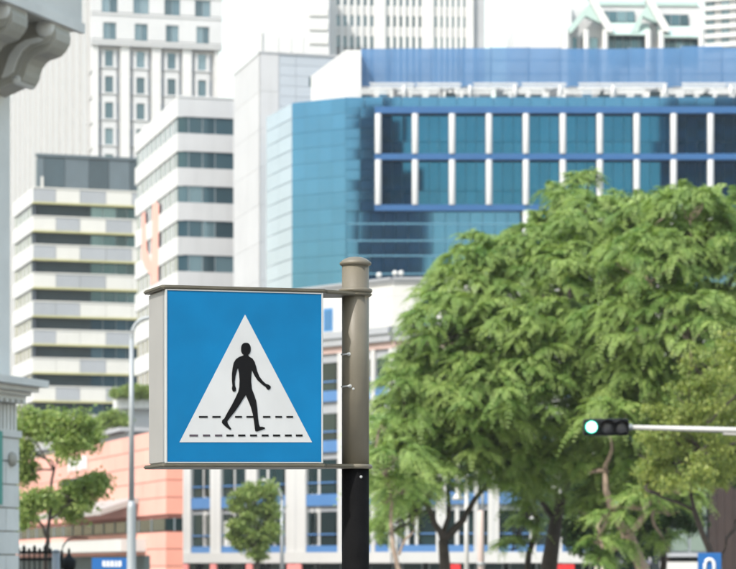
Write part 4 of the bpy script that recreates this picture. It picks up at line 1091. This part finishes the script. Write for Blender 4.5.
# --- slender pale stem in front of it
Y = 86.0
t = thing("feathery_tree", "slim pale stemmed young tree leaning beside the forked trunk", "tree", (X(402, Y), Y, 0), "feathery street trees")
lobes = lob([(384, 470, 16), (398, 455, 18), (386, 500, 14), (406, 490, 16), (378, 430, 14)], Y, 1.0)
cr_, C = feather_crown(lobes, 3.4, t, "leaf_feather", (0.7, 1.2))
limb_mesh("trunk", [bend((X(408, Y), Y, 0), P(392, 535, Y), 0.10, 0.07, 8, 0.08), bend(P(392, 535, Y), P(388, 480, Y), 0.07, 0.03, 6, 0.1), bend(P(399, 555, Y), P(418, 515, Y), 0.05, 0.03, 6, 0.1)], "bark_pale", t)
limbs_for([P(388, 480, Y)], lobes, C, "bark_pale", t, 0.04)
# --- middle feathery tree
Y = 97.0
t = thing("feathery_tree", "large feathery tree with dark trunk in the middle of the row", "tree", (X(556, Y), Y, 0), "feathery street trees")
lobes = lob([(505, 262, 28), (530, 252, 32), (560, 232, 32), (595, 222, 30), (630, 216, 28), (540, 300, 50), (590, 275, 50), (518, 345, 52), (565, 350, 55), (610, 330, 55), (530, 400, 50),
             (575, 405, 50), (620, 395, 50), (515, 440, 36), (550, 450, 40), (590, 455, 36), (576, 200, 9), (577, 181, 7), (589, 178, 5), (562, 198, 6), (551, 190, 4), (530, 470, 24), (525, 500, 16), (520, 532, 12), (512, 548, 10), (528, 515, 12), (570, 480, 16), (560, 502, 10)], Y, 3.0)
cr_, C = feather_crown(lobes + clump_lobes(500, 640, 92.5), 3.0, t, "leaf_feather", (0.55, 1.0))
fk = P(556, 520, Y); f1 = P(572, 470, Y); f2 = P(530, 480, Y - .4)
limb_mesh("trunk", [[[(X(545, Y), Y, 0), P(550, 560, Y), fk], [0.34, 0.30, 0.24]], bend(fk, f1, 0.22, 0.15, 6, .12), bend(fk, f2, 0.13, 0.08, 6, .15), bend(f1, P(580, 400, Y), 0.15, 0.09, 6, .2), bend((X(520, Y), Y + 1, 0), P(538, 520, Y + .6), .14, .1, 6, .1), bend(P(538, 520, Y + .6), P(512, 470, Y + .6), .1, .06, 6, .1)], "bark_dark", t)
limbs_for([f1, f2, P(580, 400, Y)], lobes, C, "bark_dark", t)
# --- right feathery tree with pale trunk
Y = 90.0
t = thing("feathery_tree", "large feathery tree with pale brown leaning trunk under the traffic light", "tree", (X(641, Y), Y, 0), "feathery street trees")
lobes = lob([(655, 218, 30), (690, 212, 32), (728, 214, 32), (765, 220, 34), (800, 250, 36), (650, 270, 46), (700, 265, 50), (750, 275, 52), (640, 330, 46), (690, 330, 50), (740, 335, 52), (790, 340, 50),
             (640, 385, 40), (610, 425, 30), (690, 390, 44), (745, 395, 44), (625, 470, 26), (600, 500, 18), (640, 505, 18), (610, 520, 14), (655, 450, 34), (585, 512, 12), (668, 512, 14), (615, 548, 11), (600, 542, 10), (665, 540, 10), (655, 480, 20), (680, 490, 16), (590, 470, 18), (600, 560, 8)], Y, 2.6)
cr_, C = feather_crown(lobes + clump_lobes(640, 830, 92.5), 3.0, t, "leaf_feather", (0.55, 1.0))
k0 = P(628, 534, Y); k1 = P(612, 508, Y); k2 = P(605, 470, Y)
limb_mesh("trunk", [[[(X(652, Y), Y, 0), P(642, 568, Y), P(634, 548, Y), k0], [0.26, 0.22, 0.20, 0.20]], [[k0, P(619, 522, Y), k1, P(606, 490, Y), k2], [0.19, 0.17, 0.14, 0.11, 0.08]], bend(k0, P(655, 490, Y), 0.13, 0.09, 6, .15), bend(P(655, 490, Y), P(680, 400, Y), .09, .06, 7, .3)], "bark_pale", t)
limbs_for([k1, k2, P(655, 490, Y), P(680, 400, Y)], lobes, C, "bark_pale", t)
# --- tree added to darken the gaps behind the pale trunk, shade in leaf colour
Y = 106.0
t = thing("added_shade_tree", "added tree with leaves darkened as shade behind the pale leaning trunk", "tree", (X(668, Y), Y, 0))
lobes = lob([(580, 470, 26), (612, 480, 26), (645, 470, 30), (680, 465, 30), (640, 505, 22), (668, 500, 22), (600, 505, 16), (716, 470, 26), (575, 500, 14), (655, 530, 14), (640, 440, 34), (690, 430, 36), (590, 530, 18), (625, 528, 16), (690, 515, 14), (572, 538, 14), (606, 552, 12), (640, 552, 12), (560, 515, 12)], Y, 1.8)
cr_, C = small_leaf_crown(lobes, 9.0, t, "leaf_shaded", (0.14, 0.26), (12, 20), 0.22)
limb_mesh("trunk", [bend((X(662, Y), Y, 0), P(662, 520, Y), .16, .11, 7, .12), bend(P(662, 520, Y), P(640, 470, Y), .09, .05, 6, .15), bend(P(662, 520, Y), P(690, 465, Y), .09, .05, 6, .15)], "bark_dark", t)
limbs_for([P(640, 470, Y), P(690, 465, Y), P(662, 520, Y)], lobes, C, "bark_dark", t, 0.05, True)
# --- yellow-green small leaved tree at the right edge
Y = 74.0
t = thing("leafy_tree", "yellow green small leaved tree with thin dark trunk at the right edge", "tree", (X(716, Y), Y, 0))
lobes = lob([(708, 372, 26), (735, 352, 26), (765, 360, 34), (690, 400, 28), (722, 408, 34), (755, 420, 38), (672, 430, 26), (700, 440, 30), (735, 448, 32), (655, 458, 22), (685, 470, 26), (715, 470, 20), (648, 478, 16), (790, 410, 34)], Y, 1.8)
cr_, C = small_leaf_crown(lobes, 9.0, t, "leaf_yellow", (0.09, 0.17), (12, 22), 0.13)
fk = P(694, 510, Y)
limb_mesh("trunk", [[[(X(722, Y), Y, 0), P(714, 560, Y), P(703, 535, Y), fk], [0.11, 0.10, 0.085, 0.08]], bend(fk, P(670, 500, Y), 0.055, 0.04, 6, .05), bend(P(670, 500, Y), P(650, 490, Y), .04, .025, 5, .05), bend(fk, P(690, 460, Y), .06, .04, 6, .1), bend(P(720, 565, Y), P(736, 520, Y), .06, .04, 6, .1)], "bark_dark", t)
limbs_for([P(690, 460, Y), P(670, 500, Y), P(736, 520, Y)], lobes, C, "bark_dark", t, 0.04)
# --- small round tree below the sign
Y = 142.0
t = thing("round_tree", "small rounded green tree below the crossing sign in front of white piers", "tree", (X(254, Y), Y, 0))
lobes = lob([(256, 506, 17), (243, 497, 11), (266, 496, 12), (239, 522, 10), (270, 512, 9), (250, 526, 16), (264, 536, 12), (246, 545, 10), (258, 552, 8), (236, 505, 6), (272, 528, 7), (252, 490, 7), (234, 536, 5)], Y, 0.6)
cr_, C = small_leaf_crown(lobes, 9.0, t, "leaf_small", (0.14, 0.26), (10, 18), 0.16)
limb_mesh("trunk", [bend((X(258, Y), Y, 0), P(256, 548, Y), .14, .10, 6, .05)], "bark_dark", t)
limbs_for([P(256, 548, Y)], lobes, C, "bark_dark", t, 0.05)
# --- loose tree at lower left, in front of the salmon building
Y = 78.0
t = thing("loose_tree", "loose open tree with tufted foliage in front of the salmon building", "tree", (X(52, Y), Y, 0))
lobes = lob([(60, 428, 22), (80, 425, 18), (70, 445, 18), (48, 422, 16), (35, 418, 14), (22, 430, 14), (90, 438, 10), (72, 495, 16), (88, 488, 13), (62, 505, 12), (78, 508, 12), (98, 482, 8), (24, 470, 10), (30, 505, 12), (24, 520, 10), (44, 500, 8), (22, 450, 8)], Y, 1.2)
cr_, C = small_leaf_crown(lobes, 6.0, t, "leaf_small", (0.11, 0.20), (8, 15), 0.15)
fk = P(48, 540, Y); f2 = P(54, 470, Y)
limb_mesh("trunk", [bend((X(40, Y), Y, 0), fk, .09, .07, 6, .05), bend(fk, f2, .06, .04, 8, .12), bend(f2, P(62, 440, Y), .04, .025, 5, .05), bend(fk, P(28, 505, Y), .05, .03, 6, .1), bend(P(50, 520, Y), P(72, 500, Y), .035, .02, 6, .08), bend(f2, P(30, 430, Y), .03, .02, 6, .1)], "bark_dark", t)
limbs_for([f2, P(28, 505, Y), P(72, 500, Y), P(62, 440, Y)], lobes, C, "bark_dark", t, 0.025, True)
# --- planting on the terrace of the white office block and low greenery behind the salmon building
for i, (px, py, rp, Y_, lab) in enumerate(((122, 392, 6, 236, "green planter shrub on the white terrace edge"), (140, 390, 7, 236, "green planter shrub on the terrace next to the sign"),
                                         (112, 421, 9, 185, "low green shrub on the roof behind the salmon building"))):
    t = thing("shrub", lab, "shrub", (X(px, Y_), Y_ - (0.0), 0.0)); lobes = lob([(px, py, rp), (px + rp, py + 1, rp * .7), (px - rp, py + 1, rp * .7)], Y_, .2)
    small_leaf_crown(lobes, 5.0, t, "leaf_small", (0.2, 0.34), (8, 14), 0.2)[0].name = "foliage"

# ================================================================== PEDESTRIAN CROSSING SIGN
TH = R(21.4); RO = 0.0138
U_ = Vector((math.cos(TH), math.sin(TH), RO)); D_ = Vector((-math.sin(TH), math.cos(TH), 0))
P0 = Vector((-0.813, 10.44, 0))
pc = P0 + D_ * 0.12 + Vector((math.cos(TH), math.sin(TH), 0)) * 0.864      # pole centre
t = thing("pedestrian_crossing_sign", "blue pedestrian crossing sign box with walking figure on khaki and black pole", "sign", (pc.x, pc.y, 0))
def S(u, d, z): return P0 + U_ * u + D_ * d + Vector((0, 0, z))
zb, zt = 2.0084, 2.7083; SW = 0.672; SD = 0.239
def hexa(name, u0, u1, d0, d1, z0, z1, m, parent=None, bev=0.004):
    v = [S(u, d, z) for z in (z0, z1) for (u, d) in ((u0, d0), (u1, d0), (u1, d1), (u0, d1))]
    o = mesh_obj(name, v, [(0, 1, 2, 3), (4, 5, 6, 7), (0, 1, 5, 4), (1, 2, 6, 5), (2, 3, 7, 6), (3, 0, 4, 7)], m, parent or t)
    if bev:
        bm = bmesh.new(); bm.from_mesh(o.data); bmesh.ops.bevel(bm, geom=bm.edges[:], offset=bev, segments=2, affect='EDGES'); bm.to_mesh(o.data); bm.free()
    return o
hexa("sign_box", 0, SW, 0.008, SD, zb, zt, "sign_side", bev=0.006)
face_p = hexa("face_panel", 0.004, SW - 0.004, -0.004, 0.0079, zb + 0.004, zt - 0.004, "sign_blue", bev=0.002)
for (u0, u1, z0, z1) in ((-0.001, 0.0055, zb, zt), (SW - 0.006, SW + 0.001, zb, zt), (0.0056, SW - 0.0061, zb, zb + 0.005), (0.0056, SW - 0.0061, zt - 0.005, zt)):
    hexa("frame_strip", u0, u1, -0.007, 0.010, z0, z1, "sign_edge", bev=0.0012)
hexa("side_seam", -0.0015, 0.0, 0.028, 0.032, zb, zt, "frame_grey", bev=0)
def facept(px, py, d):
    """photograph point on the sign face -> (u, z) on that face"""
    k = (px - CX) / F; o = P0 + D_ * d
    u = (k * o.y - o.x) / (U_.x - k * U_.y); Yq = o.y + u * U_.y
    return u, Z(py, Yq) - RO * u
def decal(name, pts, d, m, parent=None, zoom=True):
    q = []
    for x_, y_ in pts:
        u, z = facept(170 + x_ / 3.794, 300 + y_ / 3.794, d) if zoom else facept(x_, y_, d); q.append((u, z))
    n = len(q); v = [S(u, d, z) for u, z in q] + [S(u, d + 0.0011, z) for u, z in q]
    return mesh_obj(name, v, [tuple(range(n)), tuple(range(n, 2 * n))[::-1]] + [(i, (i + 1) % n, n + (i + 1) % n, n + i) for i in range(n)], m, parent or t)
decal("white_triangle", [(285, 55), (539, 540), (36, 540)], -0.0056, "sign_cream")
head = [(288 + 18.5 * math.copysign(abs(math.cos(a)) ** 0.85, math.cos(a)), 186 + 24 * math.copysign(abs(math.sin(a)) ** 0.85, math.sin(a))) for a in [2 * math.pi * i / 28 for i in range(28)]]
decal("figure_head", head, -0.0075, "ink_black")
body = [(279, 200), (279, 210), (262, 216), (250, 225), (242, 238), (238, 256), (235, 280), (235, 305), (237, 325), (235, 336), (238, 346), (244, 349), (250, 345), (251, 336), (247, 325), (246, 310), (249, 288), (254, 268), (258, 258),
        (262, 280), (264, 305), (263, 330), (260, 346), (250, 368), (236, 396), (220, 424), (206, 450), (198, 456), (197, 466), (206, 476), (218, 486), (228, 493), (233, 489), (226, 479), (219, 468), (218, 460), (230, 444), (246, 424), (264, 398), (280, 372), (288, 361),
        (296, 380), (306, 404), (314, 432), (319, 462), (322, 488), (324, 498), (332, 499), (346, 494), (360, 489), (360, 484), (350, 481), (341, 481), (337, 470), (334, 446), (331, 412), (327, 382), (318, 356), (311, 338), (308, 310), (309, 284), (311, 266),
        (319, 284), (331, 303), (347, 318), (363, 330), (368, 338), (375, 342), (382, 335), (382, 327), (374, 321), (364, 318), (352, 307), (339, 290), (331, 270), (326, 250), (321, 234), (313, 222), (300, 214), (297, 209), (297, 200)]
decal("walking_figure", body, -0.0076, "ink_black")
for x0, x1 in ((110, 143), (161, 192), (247, 273), (290, 317), (353, 381), (400, 425), (442, 467)):
    decal("crossing_dash", [(x0, 440), (x1, 440), (x1, 447), (x0, 447)], -0.0072, "ink_black")
for i, (x0, x1) in enumerate(((74, 106), (125, 152), (171, 198), (214, 242), (259, 286), (304, 330), (348, 374), (391, 418), (436, 462), (478, 503))):
    decal("crossing_dash", [(x0, 510.5), (x1, 510.5), (x1, 518), (x0, 518)], -0.0072, "faded_ink" if i < 3 else "ink_black")
# top and bottom plates: rectangle narrowing to a collar round the pole
def plate(name, z0, z1, m, ov=0.020, of=0.010):
    PR = 0.0685; out = []
    rc = 0.018
    def arc(cx, cy, a0, a1, r_, n=6): return [(cx + r_ * math.cos(a0 + (a1 - a0) * i / n), cy + r_ * math.sin(a0 + (a1 - a0) * i / n)) for i in range(n + 1)]
    u0, d0, d1 = -ov, -of, SD + ov
    out += arc(u0 + rc, d1 - rc, math.pi / 2, math.pi, rc) + arc(u0 + rc, d0 + rc, math.pi, 1.5 * math.pi, rc)
    out += [(SW + 0.004, d0)] + [(SW + 0.012, d0 + 0.004), (SW + 0.03, d0 + 0.03)]
    out += arc(0.864, 0.12, -math.pi * 0.62, math.pi * 0.62, PR, 18)
    out += [(SW + 0.03, d1 - 0.03), (SW + 0.012, d1 - 0.004), (SW + 0.004, d1)]
    n = len(out)
    v = [S(u, d, z0) for u, d in out] + [S(u, d, z1) for u, d in out]
    o = mesh_obj(name, v, [tuple(range(n)), tuple(range(n, 2 * n))[::-1]] + [(i, (i + 1) % n, n + (i + 1) % n, n + i) for i in range(n)], m, t)
    bm = bmesh.new(); bm.from_mesh(o.data)
    ed = [e for e in bm.edges if abs(e.verts[0].co.z - e.verts[1].co.z) < 0.014 and len(e.link_faces) == 2 and any(len(f_.verts) > 6 for f_ in e.link_faces)]
    bmesh.ops.bevel(bm, geom=ed, offset=0.005, segments=3, affect='EDGES'); bm.to_mesh(o.data); bm.free()
    return o
plate("top_plate", zt + 0.001, zt + 0.0165, "plate_olive"); plate("bottom_plate", zb - 0.0165, zb - 0.001, "plate_olive")
Yp = pc.y
def zp(y): return Z(y, Yp)
pr_ = 0.0565
lathe("upper_pole", [(pr_, zp(467.5)), (pr_, zp(263))], pc, "khaki_metal", t, 40)
lathe("pole_cap", [(pr_ + 0.001, zp(266)), (0.064, zp(265.2)), (0.0665, zp(264)), (0.066, zp(262.8)), (0.058, zp(261)), (0.046, zp(259)), (0.030, zp(257.6)), (0.012, zp(257)), (0.001, zp(256.9))], pc, "khaki_cap" if "khaki_cap" in MATS else "khaki_metal", t, 40)
lathe("lower_pole", [(pr_ * 1.005, -0.02), (pr_ * 1.005, zp(469.2))], pc, "pole_black", t, 40)
lathe("base_flange", [(0.12, 0.0), (0.12, 0.015), (pr_ + 0.003, 0.02), (pr_ + 0.003, 0.03)], pc, "pole_black", t, 32)
for zc_, hh in ((zp(290.9), 0.010), (zp(466.8), 0.010)):
    lathe("collar", [(pr_ + 0.0005, zc_ - hh), (0.066, zc_ - hh + 0.002), (0.0705, zc_ - hh * .4), (0.0705, zc_ + hh * .4), (0.066, zc_ + hh - 0.002), (pr_ + 0.0005, zc_ + hh)], pc, "khaki_metal", t, 40)
# small bolts with washers on the pole
def bolt(px, py, l, r_):
    k = (px - CX) / F
    # point on the pole surface facing the viewer at that pixel
    dx = k * Yp - pc.x; ang = math.asin(max(-0.98, min(0.98, dx / pr_)))
    n_ = Vector((math.sin(ang), -math.cos(ang), 0)); a = Vector((pc.x, pc.y, zp(py))) + n_ * (pr_ - 0.002)
    vs, fs = tube_vf([a, a + n_ * 0.004, a + n_ * 0.0041, a + n_ * l, a + n_ * (l + 0.002)], [r_ * 1.5, r_ * 1.5, r_ * 0.8, r_ * 0.8, r_ * 0.4], 12)
    mesh_obj("bolt", vs, fs, "bolt_white" if "bolt_white" in MATS else "sign_edge", t)
bolt(349.0, 355.0, 0.012, 0.0055); bolt(350.0, 387.0, 0.012, 0.0055); bolt(353.5, 389.8, 0.006, 0.0035); bolt(361, 477.3, 0.006, 0.004)
for py, l in ((355.0, 7), (387.0, 7.5)):      # cable tie tails towards the sign
    q0 = Vector((X(348.5, Yp - 0.07), Yp - 0.062, zp(py))); q1 = Vector((X(341.5, Yp - 0.03), Yp - 0.03, zp(py + 0.3)))
    tube("cable_tie", [q0, (q0 + q1) / 2, q1], 0.0035, "sign_edge", t, 8)

# ================================================================== HAZE over the far buildings
bm = bmesh.new(); bmesh.ops.create_cube(bm, size=1); me = bpy.data.meshes.new("haze"); bm.to_mesh(me); bm.free()
hz = bpy.data.objects.new("haze", me); COL.objects.link(hz); hz["kind"] = "stuff"; hz["label"] = "thin pale haze over the whole street"
hz.scale = (1200, 1100, 116); hz.location = (0, 350, 56.8)
m = bpy.data.materials.new("haze_air"); m.use_nodes = True; nt = m.node_tree; nt.nodes.remove(nt.nodes["Principled BSDF"])
vp = nd(nt, "ShaderNodeVolumePrincipled"); vp.inputs["Color"].default_value = (0.95, 0.97, 1.0, 1); vp.inputs["Density"].default_value = 0.00012; vp.inputs["Anisotropy"].default_value = 0.0
nt.links.new(vp.outputs[0], nt.nodes["Material Output"].inputs["Volume"]); me.materials.append(m)
